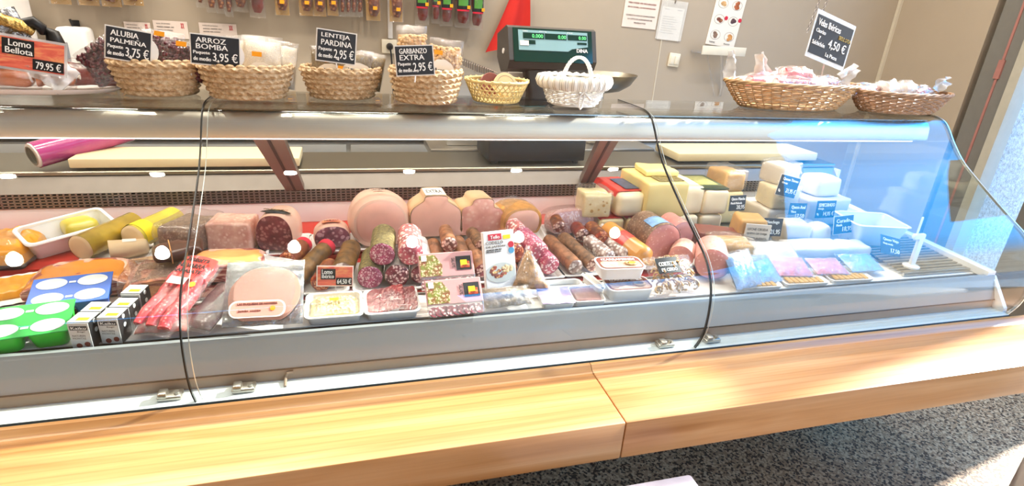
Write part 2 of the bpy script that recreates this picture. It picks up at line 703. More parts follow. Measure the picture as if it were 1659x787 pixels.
q = NM('layered_bacon')
nz_ = q.noise(5, 3, .5, q.mapping((2, 2, 14)), 1.0)
q.set(q.ramp(nz_, [(.34, hx('#ecc9b4')), (.44, hx('#e0ab98')), (.49, hx('#8c3b3a')), (.56, hx('#a04a46')), (.6, hx('#e9c2ae')), (.72, hx('#d9a692'))]), .35, 0, .4)
q.p.inputs['Coat Weight'].default_value = .3
M['bacon'] = q.m
M['bac_or'] = plain('smoked_rind', '#cf7f1e', .35, var=.18, vs=15, coat=.4)
M['bac_or2'] = plain('smoked_rind_pale', '#dd9a58', .35, var=.15, vs=15, coat=.4)
M['smoke'] = plain('dark_smoked_meat', '#4c2415', .35, var=.4, vs=25, bump=.6, bs=40, coat=.4)
M['jerky'] = plain('dark_red_meat', '#7a2417', .32, var=.4, vs=20, bump=.5, bs=40, coat=.5)
M['jerkyor'] = plain('amber_meat', '#a4531d', .32, var=.4, vs=18, bump=.4, bs=40, coat=.5)
M['jerkyv'] = plain('violet_meat', '#4a2a30', .32, var=.4, vs=20, bump=.5, bs=40, coat=.5)
M['pate'] = fatty('brown_pate', '#80604a', '#a98f78', 110, .3, .15, '#64483a', coat=.1)
M['loafpink'] = fatty('pink_meat_loaf', '#deb09c', '#e6bfac', 80, .3, .12, '#cb8f7e', coat=.1, bump=.2)
M['goldroll'] = plain('gold_casing', '#a98c28', .25, .35, var=.25, vs=25, bump=.5, bs=60, coat=.6)
M['yelroll'] = plain('lime_yellow_wrap', '#c2ae38', .3, var=.2, vs=12, coat=.5)
M['cream'] = plain('cream_cut', '#dfc093', .45, var=.05, vs=30)
M['yelfood'] = plain('yellow_dough', '#dd921c', .4, var=.18, vs=18, bump=.3, bs=25, coat=.4)
M['goldsau'] = plain('golden_casing', '#cf8b3d', .3, var=.12, vs=14, coat=.6)
M['cheese'] = plain('pale_cheese', '#eed9a2', .42, var=.04, vs=12, sss=.1)
M['cheese2'] = plain('cream_cheese', '#f0deb8', .42, var=.04, vs=12, sss=.1)
M['cheesey'] = plain('yellow_cheese', '#ecd48a', .4, var=.05, vs=12)
M['cheesew'] = plain('white_cheese', '#ddd2c4', .45, var=.03, vs=12)
M['cheeser'] = plain('tan_rind', '#c99a5c', .5, var=.15, vs=14, bump=.2, bs=50)
M['cheesebr'] = plain('brown_red_block', '#8a4c40', .35, var=.12, vs=14, coat=.4)
M['redwrap'] = plain('red_wrap', '#d8392f', .35, var=.2, vs=50, coat=.4)
M['greenlab'] = plain('dark_green_label', '#37452a', .4, var=.2, vs=60, coat=.3)
M['hole'] = plain('cheese_hole', '#c59a52', .6)
M['pinkfilm'] = plain('magenta_film_roll', '#b03a7c', .18, var=.1, vs=30, coat=.8)
M['board'] = plain('cutting_board', '#efdcb0', .5, var=.03, vs=5)
M['tube_card'] = plain('grey_cardboard', '#98907f', .8)
M['bean_r'] = fatty('red_beans', '#5c2630', '#8c4a52', 90, .3, .2, '#38131c', rough=.25, bump=.2)
M['bean_rice'] = plain('rice_grains', '#efe2cb', .5, var=.12, vs=300, bump=.8, bs=350)
M['bean_len'] = plain('brown_lentils', '#7d6a47', .5, var=.5, vs=260, bump=.9, bs=280)
M['bean_chick'] = plain('chickpeas', '#e3bd8c', .5, var=.12, vs=90)
q = NM('rope_straw')
nz_ = q.noise(90, 4, .6)
q.set(q.ramp(nz_, [(.3, hx('#a5815a')), (.5, hx('#d2b38b')), (.72, hx('#e8d3b0'))]), .6, 0, .3, q.bump(nz_, .5, .002))
M['straw'] = q.m
M['wicker'] = plain('wicker', '#bf986a', .45, var=.25, vs=40, bump=.3, bs=150)
M['wickerb'] = plain('wicker_brown', '#a98463', .5, var=.25, vs=40, bump=.3, bs=150)
M['bamboo'] = plain('bamboo_strip', '#e4cd8e', .45, var=.12, vs=50)
M['wwick'] = plain('white_wicker', '#f2efe8', .5, var=.08, vs=40)
q = NM('striped_cloth')
wv_ = q.new('ShaderNodeTexWave', wave_type='BANDS', bands_direction='X')
wv_.inputs['Scale'].default_value = 26
wv_.inputs['Distortion'].default_value = 1.2
q.link(q.tc(), wv_.inputs['Vector'])
q.set(q.ramp(wv_.outputs[0], [(.35, hx('#6f6656')), (.5, hx('#efe9da'))]), .8)
M['stripe'] = q.m
M['redcloth'] = plain('red_cloth', '#c4271f', .8, var=.06, vs=10)
M['scaleg'] = plain('scale_grey', '#4f4b47', .45, var=.05)
q = NM('scale_window')
q.set(hx('#08301f'), .08, 0, .5)
M['scalewin'] = q.m
M['scaleteal'] = plain('scale_panel_teal', '#8fb3b5', .2, var=.02)
M['digit'] = emit('green_digits', (.15, .9, .25), .8)
M['hoof'] = plain('black_hoof', '#171413', .4, var=.2)
M['gold'] = plain('gold_foil', '#c6a25c', .22, .9, var=.3, vs=40, bump=1.0, bs=50, bd=.01)
M['silver'] = plain('silver_foil', '#a4a7ab', .2, .9, var=.1, vs=40, bump=1.0, bs=40, bd=.01)
M['green'] = plain('green_pot', '#3fc03a', .35, var=.06)
M['greenlid'] = plain('green_foil', '#2f9a45', .25, .1, var=.1)
M['blue'] = plain('blue_foil', '#2358ae', .25, .1, var=.12)
M['lid'] = plain('pale_lid', '#bfc2c1', .3, .2, var=.05)
M['cartong'] = plain('carton_grey', '#cfcfcd', .4, var=.05)
M['sausred'] = fatty('red_vacuum_sausage', '#e2464a', '#ef8c88', 120, .3, .12, '#b02634', coat=.5)
M['parch'] = plain('white_tissue', '#efe9e0', .8, var=.03)
M['tanbag'] = plain('dried_skin', '#c39a66', .5, var=.35, vs=40, bump=.8, bs=50, bd=.006)
M['bluebag'] = plain('blue_pack', '#7fa8d8', .25, var=.3, vs=20, bump=.8, bs=30, bd=.01, coat=.5)
M['pinkbag'] = plain('pink_pack', '#e0849a', .25, var=.3, vs=30, bump=.8, bs=30, bd=.01, coat=.5)
M['tubbrown'] = plain('brown_label', '#7c3a30', .4, var=.15, vs=60)
M['tello'] = plain('white_card_pack', '#f4efec', .35, var=.01)
M['ivory'] = plain('ivory_shell', '#e2d9c4', .4, var=.03)
M['pinkcard'] = plain('pink_sleeve', '#d39a98', .35, var=.03)
M['salad'] = fatty('salad_photo', '#7d8a3a', '#e3c6a0', 160, .4, .1, '#8e3b34', bump=0)
M['dish'] = fatty('dish_photo', '#a3452e', '#e8c27a', 120, .4, .1, '#5f2418', bump=0)
M['violetreflect'] = plain('violet_reflection_film', '#b9a7d6', .15, .3, var=.15, vs=20, coat=.8)  # violet blue reflection painted in as the film's colour
M['mussel'] = plain('grey_brown_seafood', '#6a5846', .35, var=.6, vs=60, bump=.8, bs=60, bd=.006)
M['amber'] = film('amber_film', tint=(.95, .72, .42), haze=.04, gloss=.12, rough=.1, bump=1.0, bs=90, hazecol=(.7, .4, .15))
M['slice'] = fatty('chorizo_slice', '#a42a30', '#dfa49a', 120, .34, .1, '#7a1a20')
M['skins'] = plain('brown_dried_skin', '#a5743f', .45, var=.5, vs=45, bump=.9, bs=50, bd=.006)


# ------------------------------------------------------------------ the room
FX = 3.5          # right side of the shop, open to the street
HEAD = 3.45
struct('floor', MB().box((.2, .6, -.05), (9.0, 6.6, .1)), M['floor'])
struct('wall_back', MB().box((-.3, 3.26, CEIL_Z / 2), (7.6, .12, CEIL_Z)), M['wall'])
struct('wall_right', MB().box((FX + .06, 2.89, CEIL_Z / 2), (.12, .62, CEIL_Z)), M['wall'])
struct('trim_corner', MB().box((FX - .012, 3.188, CEIL_Z / 2), (.02, .02, CEIL_Z)), M['trim'])
struct('wall_left', MB().box((-4.16, .6, CEIL_Z / 2), (.12, 6.0, CEIL_Z)), M['wall'])
cl = MB().loft([[(-4.3, -2.95, z), (2.5, -2.1, z), (FX + .1, -1.9, z), (FX + .1, 3.3, z), (-4.3, 3.3, z)] for z in (CEIL_Z, CEIL_Z + .12)])
struct('ceiling', cl, M['ceil'])
# unseen skewed shop front, opening widened to let in fill light, header over both openings
fr = RZ(math.atan(.18))
o_ = TR(2.61, -1.96, 0) @ fr
f_ = MB()
f_.box((-4.2, -.1, CEIL_Z / 2), (5.0, .2, CEIL_Z), o_)
f_.box((-.3, -.1, (HEAD + CEIL_Z) / 2), (2.8, .2, CEIL_Z - HEAD), o_)
struct('wall_front', f_, M['wall'])
JY = 2.54
jb = MB()
jb.box((FX + .04, JY - .085, 1.85), (.08, .17, 3.7))
struct('trim_doorjamb', jb, M['jamb'])
struct('trim_doorjamb_edge', MB().box((FX + .04, JY - .195, 1.85), (.10, .05, 3.7)), M['jamb2'])
ss = MB().box((FX - .003, JY - .10, 1.4), (.006, .012, 2.6)).box((FX - .006, JY - .10, 1.42), (.012, .03, .10))
tag(obj('shutter_lock_strip', ss, plain('faded_red_strip', '#a9736a', .5)), 'thin faded red strip with a small lock plate down the grey door jamb', 'strip')
pr = MB().box((FX + .42, JY - .03, 2.5), (.6, .30, 5.0))
tag(obj('stucco_pillar', pr, M['stucco']), 'sunlit white rough stucco pillar outside the shop beside the door jamb', 'pillar')
struct('sidewalk', MB().box((5.0, 2.0, -.035), (2.9, 30, .07)), plain('pale_paving', '#b4b0a8', .8, vs=8))
struct('street_ground', MB().box((20, 4, -.08), (34, 44, .1)), M['asphalt'])
rl = MB()
a_, b_ = at(1640, 205, z=-.03), at(1659, 222, z=-.03)
rl.box((15.0, 9.4, -.026), (9, .14, .004), None)
rl.box((9.6, 4.7, -.026), (.14, 6, .004), None)
tag(obj('road_marking', rl, M['linepaint']), 'white painted line on the asphalt road outside', 'road line')
fb = MB().box((17.5, 17.0, 4.0), (18, 2.0, 8.0)).box((17.5, 15.95, 2.6), (18, .12, .25))
tag(obj('street_building', fb, M['farwall']), 'grey shaded building across the street beyond the stucco pillar', 'building')
dl_ = thing('sun_shade_panel', 'unseen dark grey panel added at the right side of the shop to block sun', 'door', (FX + .05, 1.735, 0))  # unseen panel added to keep the sun off the counter and floor
obj('shade_leaf', MB().rbox((0, 0, 1.125), (.06, .70, 2.25), .006), M['jamb'], dl_)
obj('handle', MB().tube([(-.03, -.28, 1.0), (-.07, -.28, 1.0), (-.07, -.28, 1.3), (-.03, -.28, 1.3)], .010, 8), M['steel'], dl_)
# ceiling fittings seen only as reflections in the glass
em_t = emit('lamp_tube', (1, .95, .86), 9.0)
em_d = emit('lamp_disc', (1, .96, .88), 60.0)
for i, wh in enumerate(('left end', 'middle', 'right end')):
    t = thing('ceiling_lamp', 'white tube lamp on the ceiling over the back counter, %s of its row' % wh, 'lamp', (-1.9 + i * 1.75, 2.35, CEIL_Z), group='ceiling tube lamps')
    obj('housing', MB().box((0, 0, -.02), (1.4, .12, .04)), M['white'], t)
    obj('tube', MB().tube([(-.65, 0, -.062), (.65, 0, -.062)], .018, 10), em_t, t)
for i in range(6):
    t = thing('downlight', 'round ceiling spotlight over the display glass, number %s from the left wall' % ('one', 'two', 'three', 'four', 'five', 'six')[i], 'lamp', (-1.97 + .787 * i, 1.56, CEIL_Z), group='ceiling spotlights')
    obj('ring', MB().lathe([(.055, 0), (.055, -.012), (.042, -.015), (.04, -.002)], 20, cap1=False), M['white'], t)
    obj('bulb', MB().lathe([(.039, -.006), (.039, -.011)], 20), em_d, t)

# ------------------------------------------------------------------ the refrigerated counter
X0, X1 = -1.75, 2.12
XM, XW = (X0 + X1) / 2, X1 - X0
case = thing('refrigerated_counter', 'long refrigerated deli counter with curved glass front and steel deck', 'display counter', (XM, 1.6, 0))
OFF = TR(-XM, -1.6, 0)


def cpart(name, mb, m, smooth=30, parent=None):
    mb.v = [(p[0] - XM, p[1] - 1.6, p[2]) for p in mb.v]
    return obj(name, mb, m, parent or case, smooth)


def strip(pts, x0=X0, x1=X1):
    """closed YZ outline swept along X"""
    return MB().loft([[(x, p[0], p[1]) for p in pts] for x in (x0, x1)])


cpart('plinth', strip([(1.56, 0), (2.25, 0), (2.25, .62), (1.56, .62)]), M['base'])
cpart('lower_body', strip([(1.165, .60), (2.27, .60), (2.27, .78), (1.25, .78), (1.232, .70), (1.165, .70)]), M['panel'])
cpart('sill', strip([(1.160, .700), (1.218, .700), (1.218, .706), (1.160, .706)]), M['sill'])
cpart('dark_seam', strip([(1.1495, .7), (1.163, .7), (1.163, .7045), (1.1495, .7045)]), M['blackrub'])
cpart('brown_strip', strip([(1.216, .706), (1.232, .706), (1.234, .735), (1.220, .735)]), M['brown'])
cpart('front_panel', strip([(1.217, .735), (1.243, .735), (1.262, .811), (1.247, .813)]), M['panel'])
cpart('panel_seam', strip([(1.215, .7335), (1.221, .7335), (1.221, .7365), (1.215, .7365)]), M['blackrub'])
LINER = [(1.30, .798), (1.420, .798), (1.422, .806), (1.680, .806), (1.682, .820), (1.99, .820), (1.99, .822), (1.680, .822), (1.678, .808), (1.420, .808), (1.418, .80), (1.30, .80)]
# deck, in three shallow steps
cpart('deck', strip([(1.255, .70), (2.0, .70), (2.0, .820), (1.685, .820), (1.685, .806), (1.425, .806), (1.425, .798), (1.255, .798)]), M['steel'])
LRED = [(1.425, .806), (1.680, .806), (1.682, .820), (1.99, .820), (1.99, .822), (1.680, .822), (1.678, .808), (1.425, .808)]
cpart('red_liner', strip(LRED, X0, 1.12), M['red'])
cpart('steel_liner', strip(LRED, 1.12, X1), M['steel'])
cpart('front_shelf', strip([(1.295, .798), (1.420, .798), (1.420, .80), (1.295, .80)]), M['white'])
cm = MB()
n_ = int(XW / .0085)
for i in range(n_):
    cm.box((X0 + .0085 * (i + .5), 1.257, .809), (.0048, .010, .004))
cpart('air_grille', cm, M['dark'], 0)
cpart('air_slot', strip([(1.262, .7985), (1.29, .7985), (1.29, .7995), (1.262, .7995)]), M['dark'], 0)
cpart('back_panel', strip([(2.0, .70), (2.06, .70), (2.06, .892), (1.995, .892), (1.985, .824)]), M['white'])
vg = MB()
VP = .0166
for k in range(6):
    vg.box((XM, 1.994, .8925 + k * .0095), (XW, .004, .0032))
for i in range(int(XW / VP)):
    vg.box((X0 + VP * i, 1.994, .916), (.0048, .004, .048))
cpart('vent_grille', vg, M['ventm'], 0)
cpart('vent_void', strip([(2.004, .89), (2.05, .89), (2.05, .945), (2.004, .945)]), M['dark'])
cpart('back_ledge', strip([(1.990, .940), (2.05, .940), (2.05, .984), (2.03, .984)]), plain('ledge_steel', '#8f857c', .38, .35, var=.06))
cpart('ledge_shadow_gap', strip([(2.036, .984), (2.2, .984), (2.2, .988), (2.036, .988)]), M['dark'])
cpart('worktop', strip([(2.028, .988), (2.28, .988), (2.28, 1.0), (2.032, 1.0), (2.028, .997)]), M['steeld'])
cpart('rear_body', strip([(2.06, .62), (2.26, .62), (2.26, .986), (2.06, .986)]), M['panel'])
# canopy below the glass shelf
cy = [(1.645, 1.20), (1.648, 1.192), (1.66, 1.188), (1.80, 1.188), (1.80, 1.262), (1.68, 1.262), (1.662, 1.254), (1.650, 1.238)]
cp = cpart('lamp_canopy', strip(cy), M['alu'], 50)
cpart('canopy_top', strip([(1.668, 1.262), (1.80, 1.262), (1.80, 1.266), (1.668, 1.266)]), M['mirror'])
cpart('canopy_tube', MB().tube([(X0 + .03, 1.665, 1.190), (X1 - .05, 1.665, 1.190)], .006, 8), emit('case_tube', (1, .9, .84), 2.2))
for (bx, by, bz, tx, ty, tz, w0, w1) in ((-.19, 1.998, .945, -.228, 1.72, 1.195, .060, .084), (.892, 1.998, .955, .836, 1.72, 1.195, .056, .070)):
    pb, pt = Vector((bx, by, bz)), Vector((tx, ty, tz))
    d_ = (pt - pb).normalized()
    nn = Vector((1, 0, 0)).cross(d_).normalized()
    sd_ = d_.cross(nn).normalized() if False else Vector((1, 0, 0))
    def rect(c, hw, th):
        return [c - sd_ * hw - nn * th, c + sd_ * hw - nn * th, c + sd_ * hw + nn * th, c - sd_ * hw + nn * th]
    mb = MB().loft([rect(pb, w0 / 2, .012), rect(pt, w1 / 2, .012)])
    po = cpart('canopy_post', mb, M['post'])
    sgn = -1 if nn.y > 0 else 1
    g = MB().loft([rect(pb + nn * sgn * .0125, .0035, .002), rect(pt + nn * sgn * .0125, .0045, .002)])
    g2 = obj('groove', MB(), M['postd'])
    bpy.data.objects.remove(g2)
    cpart('post_groove', g, M['postd'])
# curved glass
GP = [(1.165, .704), (1.147, .745), (1.138, .79), (1.139, .85), (1.150, .90), (1.176, .945), (1.21, .978), (1.25, 1.003), (1.34, 1.057), (1.45, 1.127), (1.50, 1.165), (1.545, 1.212), (1.572, 1.245), (1.60, 1.272), (1.64, 1.286), (1.70, 1.289), (1.85, 1.289)]


def smooth_prof(P, k=5):
    out = []
    n = len(P)
    for i in range(n - 1):
        p0, p1, p2, p3 = (Vector(P[max(i - 1, 0)]), Vector(P[i]), Vector(P[i + 1]), Vector(P[min(i + 2, n - 1)]))
        for j in range(k):
            t = j / k
            out.append(.5 * ((2 * p1) + (-p0 + p2) * t + (2 * p0 - 5 * p1 + 4 * p2 - p3) * t * t + (-p0 + 3 * p1 - 3 * p2 + p3) * t ** 3))
    out.append(Vector(P[-1]))
    return out


GS = smooth_prof(GP)


def offs(prof, d):
    out = []
    for i, p in enumerate(prof):
        t = (prof[min(i + 1, len(prof) - 1)] - prof[max(i - 1, 0)]).normalized()
        out.append(p + Vector((t.y, -t.x)) * d)   # towards the inside of the case
    return out


GI = offs(GS, .006)
SEAM = (X0, -.357, .91, X1)
for i in range(3):
    xa, xb = SEAM[i] + .002, SEAM[i + 1] - .002
    cpart('glass_front', strip([(p.x, p.y) for p in GS] + [(p.x, p.y) for p in reversed(GI)], xa, xb), M['glass'], 60)
for xs in SEAM[1:3]:
    cpart('glass_joint', strip([(p.x, p.y) for p in offs(GS, -.0008)] + [(p.x, p.y) for p in reversed(offs(GS, .0068))], xs - .0013, xs + .0013), M['blackrub'], 60)
    cpart('edge_reflection', strip([(p.x, p.y) for p in offs(GS, .0062)] + [(p.x, p.y) for p in reversed(offs(GS, .0074))], xs + .012, xs + .0136), M['edge'], 60)  # pale strip drawn in as the reflection of the pane edge
cpart('end_edge', strip([(p.x, p.y) for p in offs(GS, -.0008)] + [(p.x, p.y) for p in reversed(offs(GS, .0068))], X1 - .002, X1 + .003), M['edge'], 60)
eg = MB().loft([[(x, p.x, p.y) for p in GI if p.y > .82] + [(x, 1.98, 1.283), (x, 1.98, .845), (x, 1.3, .82)] for x in (X1 - .012, X1 - .006)])
cpart('glass_end', eg, M['glass'], 0)
cpart('end_rail', MB().loft([[(x, 1.25, .80), (x, 2.0, .84), (x, 2.0, .858), (x, 1.25, .826)] for x in (X1 - .03, X1 + .004)]), M['white'], 0)
cpart('end_panel', MB().loft([[(x, 1.165, .60), (x, 2.27, .60), (x, 2.27, .98), (x, 2.0, .98), (x, 2.0, .84), (x, 1.25, .81), (x, 1.18, .72)] for x in (X1 - .004, X1 + .012)]), M['white'], 0)
for (px, py) in ((275, 648), (395, 635), (1078, 561), (1152, 553)):
    p = at(px, py, z=.706)
    mb = MB().rbox((p.x, 1.192, .712), (.05, .03, .012), .004).rbox((p.x - .012, 1.186, .722), (.018, .022, .014), .003).lathe([(.006, 0), (.006, .006)], 12, TR(p.x + .014, 1.188, .718))
    cpart('glass_clamp', mb, M['steel'])
dg = MB().tube([at(462, 626, z=.708), at(463, 612, y=1.212), at(466, 604, y=1.214), at(475, 602, y=1.216)], .0035, 8)
cpart('drain_hook', dg, M['brown'])

# wooden bag ledge in two lengths
WX = 0.905 * (1.55 - .70) / .85
jx = at(1016, 686, z=.70).x
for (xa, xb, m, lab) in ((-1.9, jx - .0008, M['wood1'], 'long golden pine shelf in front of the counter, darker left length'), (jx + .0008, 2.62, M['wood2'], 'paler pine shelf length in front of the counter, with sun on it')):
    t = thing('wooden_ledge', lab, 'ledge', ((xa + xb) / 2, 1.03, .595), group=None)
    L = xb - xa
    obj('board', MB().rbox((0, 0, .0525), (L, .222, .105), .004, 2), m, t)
    l2 = min(xb, 2.16) - xa
    up = MB().loft([[(x, .111, .105), (x, .111, .118), (x, .102, .117), (x, .094, .108), (x, .082, .105)] for x in (-L / 2, -L / 2 + l2)])
    obj('upstand', up, m, t, 40)
# wall cabinets behind the seller
cb = thing('base_cabinet', 'low row of white cabinets with drawers along the back wall', 'cabinet', (-.3, 2.98, 0))
obj('body', MB().box((0, 0, .46), (5.6, .36, .92)), M['cab'], cb)
obj('top', MB().rbox((0, -.01, .965), (5.6, .40, .03), .004), plain('grey_stone_top', '#b9b4aa', .35), cb)
for i in range(9):
    xc = -2.5 + i * .62
    dr = obj('drawer', MB().rbox((xc, -.187, .865), (.60, .016, .10), .002), M['cab'], cb)
    if True:
        do = obj('door', MB().rbox((xc, -.187, .43), (.60, .016, .74), .002), M['cab'], cb)
        sx_ = 1 if i % 2 else -1
        obj('knob', MB().ball((xc - sx_ * -.26, -.20, .76), .008), M['black'], do)

# low things at the customers' feet
p = at(1119, 766, z=.56)
st = thing('floor_box', 'flat grey lidded box on the speckled floor below the wooden ledge', 'box', (p.x - .20, p.y - .16, 0))
obj('body', MB().rbox((0, 0, .26), (.36, .28, .52), .01), plain('grey_plastic_box', '#8d8990', .5), st)
obj('lid', MB().rbox((0, 0, .54), (.40, .32, .04), .008), plain('lilac_grey_lid', '#8d868d', .5), st)
p = at(1640, 765, z=.35)
wp = thing('white_display_stand', 'edge of a white display stand at the far right front', 'stand', (p.x + .2, p.y - .17, 0))
obj('body', MB().rbox((0, 0, .35), (.4, .34, .7), .02, 3), M['white'], wp)
obj('base', MB().rbox((0, 0, .02), (.41, .35, .04), .01, 2), M['jamb'], wp)


# ------------------------------------------------------------------ builders for the goods
L1, L2, L3 = .801, .809, .823
RND = random.Random(11)


def tray(label, x, y, z, wd, dp, h, rz=0, m='styro', group='foam trays in the counter', tilt=0, name='foam_tray', cat='tray'):
    mb = MB().loft([rrect(wd * .84, dp * .80, .012, 0), rrect(wd - .010, dp - .010, .014, h - .003), rrect(wd, dp, .016, h - .003), rrect(wd, dp, .016, h), rrect(wd - .014, dp - .014, .014, h), rrect(wd * .83, dp * .79, .012, .004)])
    o = obj(name, mb, M[m], None, 40)
    tag(o, label, cat, group)
    o.location = (x, y, z)
    o.rotation_euler = (tilt, 0, rz)
    return o


def axis_m(p0, p1):
    d = (Vector(p1) - Vector(p0)).normalized()
    up = Vector((0, 0, 1))
    yv = up.cross(d).normalized()
    zv = d.cross(yv)
    m = Matrix.Identity(4)
    for i in range(3):
        m[i][0], m[i][1], m[i][2], m[i][3] = d[i], yv[i], zv[i], p0[i]
    return m


def roll(label, p0, p1, r0, r1, skin, cut, name='salami', cat='salami', group=None, wob=.06, tail='round', bulge=.15, tie='parch', lab=None, film_=None, sq=1.0, cutlab=None, n=28):
    """a sausage from its cut face p0 to its tail p1"""
    p0, p1 = Vector(p0), Vector(p1)
    L = (p1 - p0).length
    t = thing_m(name, label, cat, axis_m(p0, p1), group)
    sd = RND.random() * 50
    prof = []
    N = 12
    for i in range(N + 1):
        u = i / N
        prof.append((r0 + (r1 - r0) * u, u * L * (.9 if tail == 'round' else 1.0)))
    if tail == 'round':
        for a in (.45, .75, 1.0, 1.25, 1.45):
            prof.append((r1 * math.cos(a), L * .9 + L * .1 * math.sin(a) + (r1 * .3 if a > 1 else 0) * 0))
    fx = lambda th, k: 1 + wob * fn((math.cos(th) * 1.3, math.sin(th) * 1.3, k * .35), 1.2, sd)
    rot = RY(PI / 2)
    obj('casing', MB().lathe(prof, n, rot, cap0=cut is None, cap1=True, fx=fx, sy=sq), M[skin], t, 60)
    if cut:
        cp_ = [(r0 * .985, .001), (r0 * .93, -r0 * bulge * .35), (r0 * .7, -r0 * bulge * .75), (r0 * .3, -r0 * bulge), (.0008, -r0 * bulge * 1.02)]
        obj('cut_face', MB().lathe([(a, b) for a, b in cp_], n, rot, cap0=False, cap1=True, fx=lambda th, k: fx(th, 0), sy=sq), M[cut], t, 60, label=cutlab)
    if tail == 'round' and tie:
        obj('tied_end', MB().lathe([(r1 * .14, L - .003), (r1 * .22, L + r1 * .12), (r1 * .12, L + r1 * .2), (r1 * .3, L + r1 * .5)], 10, rot), M[tie], t, 60)
    if lab:
        u0, u1, a0, a1, mm = lab
        def lf(u, v):
            th = a0 + (a1 - a0) * u
            x = L * (u0 + (u1 - u0) * v)
            r = (r0 + (r1 - r0) * x / L) * (1.015 + wob * .4)
            return (x, r * math.cos(th) * sq, r * math.sin(th))
        obj('label', MB().grid(lf, 14, 3), M[mm], t, 60)
    return t


def outline(wd, h, n=2.6, flat=.12, k=36, top=1.0):
    pts = []
    for i in range(k):
        a = 2 * PI * i / k
        c_, s_ = math.cos(a), math.sin(a)
        x = math.copysign(abs(c_) ** (2 / n), c_) * wd / 2
        z = math.copysign(abs(s_) ** (2 / n), s_) * h / 2
        x *= 1 - (1 - top) * (z / h + .5)
        z = max(z, -h / 2 + h * flat)
        pts.append((x, z + h / 2 - h * flat))
    return pts


def joint(label, x, y, z, ol, dp, rind, face, name='cooked_ham', cat='ham', rz=0, tiltx=0, group='cold meat joints', secs=None, bump=.02, labm=None, labt=None, facein=.93, round_back=True, curve=0):
    """a piece of meat: front face at y, outline ol in XZ, running back dp"""
    t = thing(name, label, cat, (x, y, z), (tiltx, 0, rz), group)
    zc = sum(p[1] for p in ol) / len(ol)
    secs = secs or [(0, .96), (.04, 1.0), (.3, 1.04), (.6, 1.0), (.82, .86), (.95, .62), (1.0, .35)]
    if not round_back:
        secs = [(0, .985), (.03, 1.0), (.5, 1.0), (.97, 1.0), (1.0, .97)]
    sd = RND.random() * 40
    rings = []
    for (u, s_) in secs:
        ring = []
        for (px_, pz) in ol:
            q_ = Vector((px_ * s_, u * dp, max(0, zc + (pz - zc) * s_) if pz > zc else pz * (1 if s_ > .9 else 1) + (zc - pz) * max(0, .9 - s_) * .5))
            k = 1 + bump * fn(q_, 14, sd)
            ring.append((q_.x * k, q_.y, q_.z * (k if q_.z > .01 else 1)))
        rings.append(ring)
    obj('rind', MB().loft(rings, False, True), M[rind], t, 60)
    cx_ = sum(p[0] for p in ol) / len(ol)
    def ringf(s_, yy):
        return [(cx_ + (a * .965 - cx_) * s_, yy, zc + (b - zc) * s_ * .965) for (a, b) in ol]
    border = [[(a, b, c_) for (a, b, c_) in rings[0]], ringf(facein, -.002)]
    if facein < .97:
        obj('fat_rim', MB().loft(border, False, False), M[rind], t, 60)
    obj('cut_face', MB().loft([ringf(facein if facein < .97 else 1.0, -.001), ringf(.8, -.004), ringf(.4, -.006), ringf(.02, -.0065)], False, True), M[face], t, 60)
    return t


def top_label(t, x, y, z, wd, dp, m, rot=(0, 0, 0), txt=None, ink='chalkw', name='label', round_=0, arc=0):
    """a label lying over the top of a thing, bowed by arc"""
    mm = TR(x, y, z) @ Euler(rot).to_matrix().to_4x4()
    def g(u, v):
        a = (u - .5) * 2
        rr = math.sqrt(max(0, 1 - (2 * v - 1) ** 2)) if round_ else 1
        return (a * wd / 2 * rr, (v - .5) * dp, -arc * a * a)
    o = obj(name, MB().grid(g, 12, 8, mm), M[m], t, 60)
    if txt:
        tm = MB()
        text(tm, txt, -wd * .38, -dp * .2, wd * .76, dp * .4, mm @ RX(-PI / 2), .0012)
        obj('lettering', tm, M[ink], o, 0)
    return o


def block(label, x, y, z, wd, dp, h, m, name, cat, rz=0, r=.008, group=None, face=None, amp=.003, wrap=None, tilt=(0, 0), taper=1.0, seed=None):
    t = thing(name, label, cat, (x, y, z), (tilt[0], tilt[1], rz), group)
    sd = RND.random() * 60
    def fx(p):
        k = amp * fn(p, 26, sd)
        f_ = 1 - (1 - taper) * (p.z / h + .5)
        return Vector((p.x * f_ + k, p.y * f_ + k, p.z + (k if p.z > 0 else 0)))
    obj('body', MB().rbox((0, dp / 2, h / 2), (wd, dp, h), r, 3, cuts=5, fx=fx), M[m], t, 60)
    if face:
        f = taper
        pts = [(-wd / 2 + r * 1.2, r * 1.2), (wd / 2 - r * 1.2, r * 1.2), (wd / 2 * f - r * 1.2, h - r * 1.2), (-wd / 2 * f + r * 1.2, h - r * 1.2)]
        g = lambda u, v: ((pts[0][0] * (1 - u) + pts[1][0] * u) * (1 - v) + (pts[3][0] * (1 - u) + pts[2][0] * u) * v, -.0015 + (1 - f) * dp / 2 * v * (1) + amp * .5 * fn((u, v, 0), 5, sd), r * 1.2 + (h - 2.4 * r) * v)
        obj('cut_face', MB().grid(g, 8, 8), M[face], t, 60)
    if wrap:
        def fw(p):
            k = .006 * fn(p, 32, sd + 5)
            return Vector((p.x * 1.0 + k, p.y + k, p.z + k))
        obj('wrapping', MB().rbox((0, dp / 2, h / 2 + .009), (wd + .008, dp + .008, h + .008), r, 3, cuts=8, fx=fw), M[wrap], t, 60)
    return t


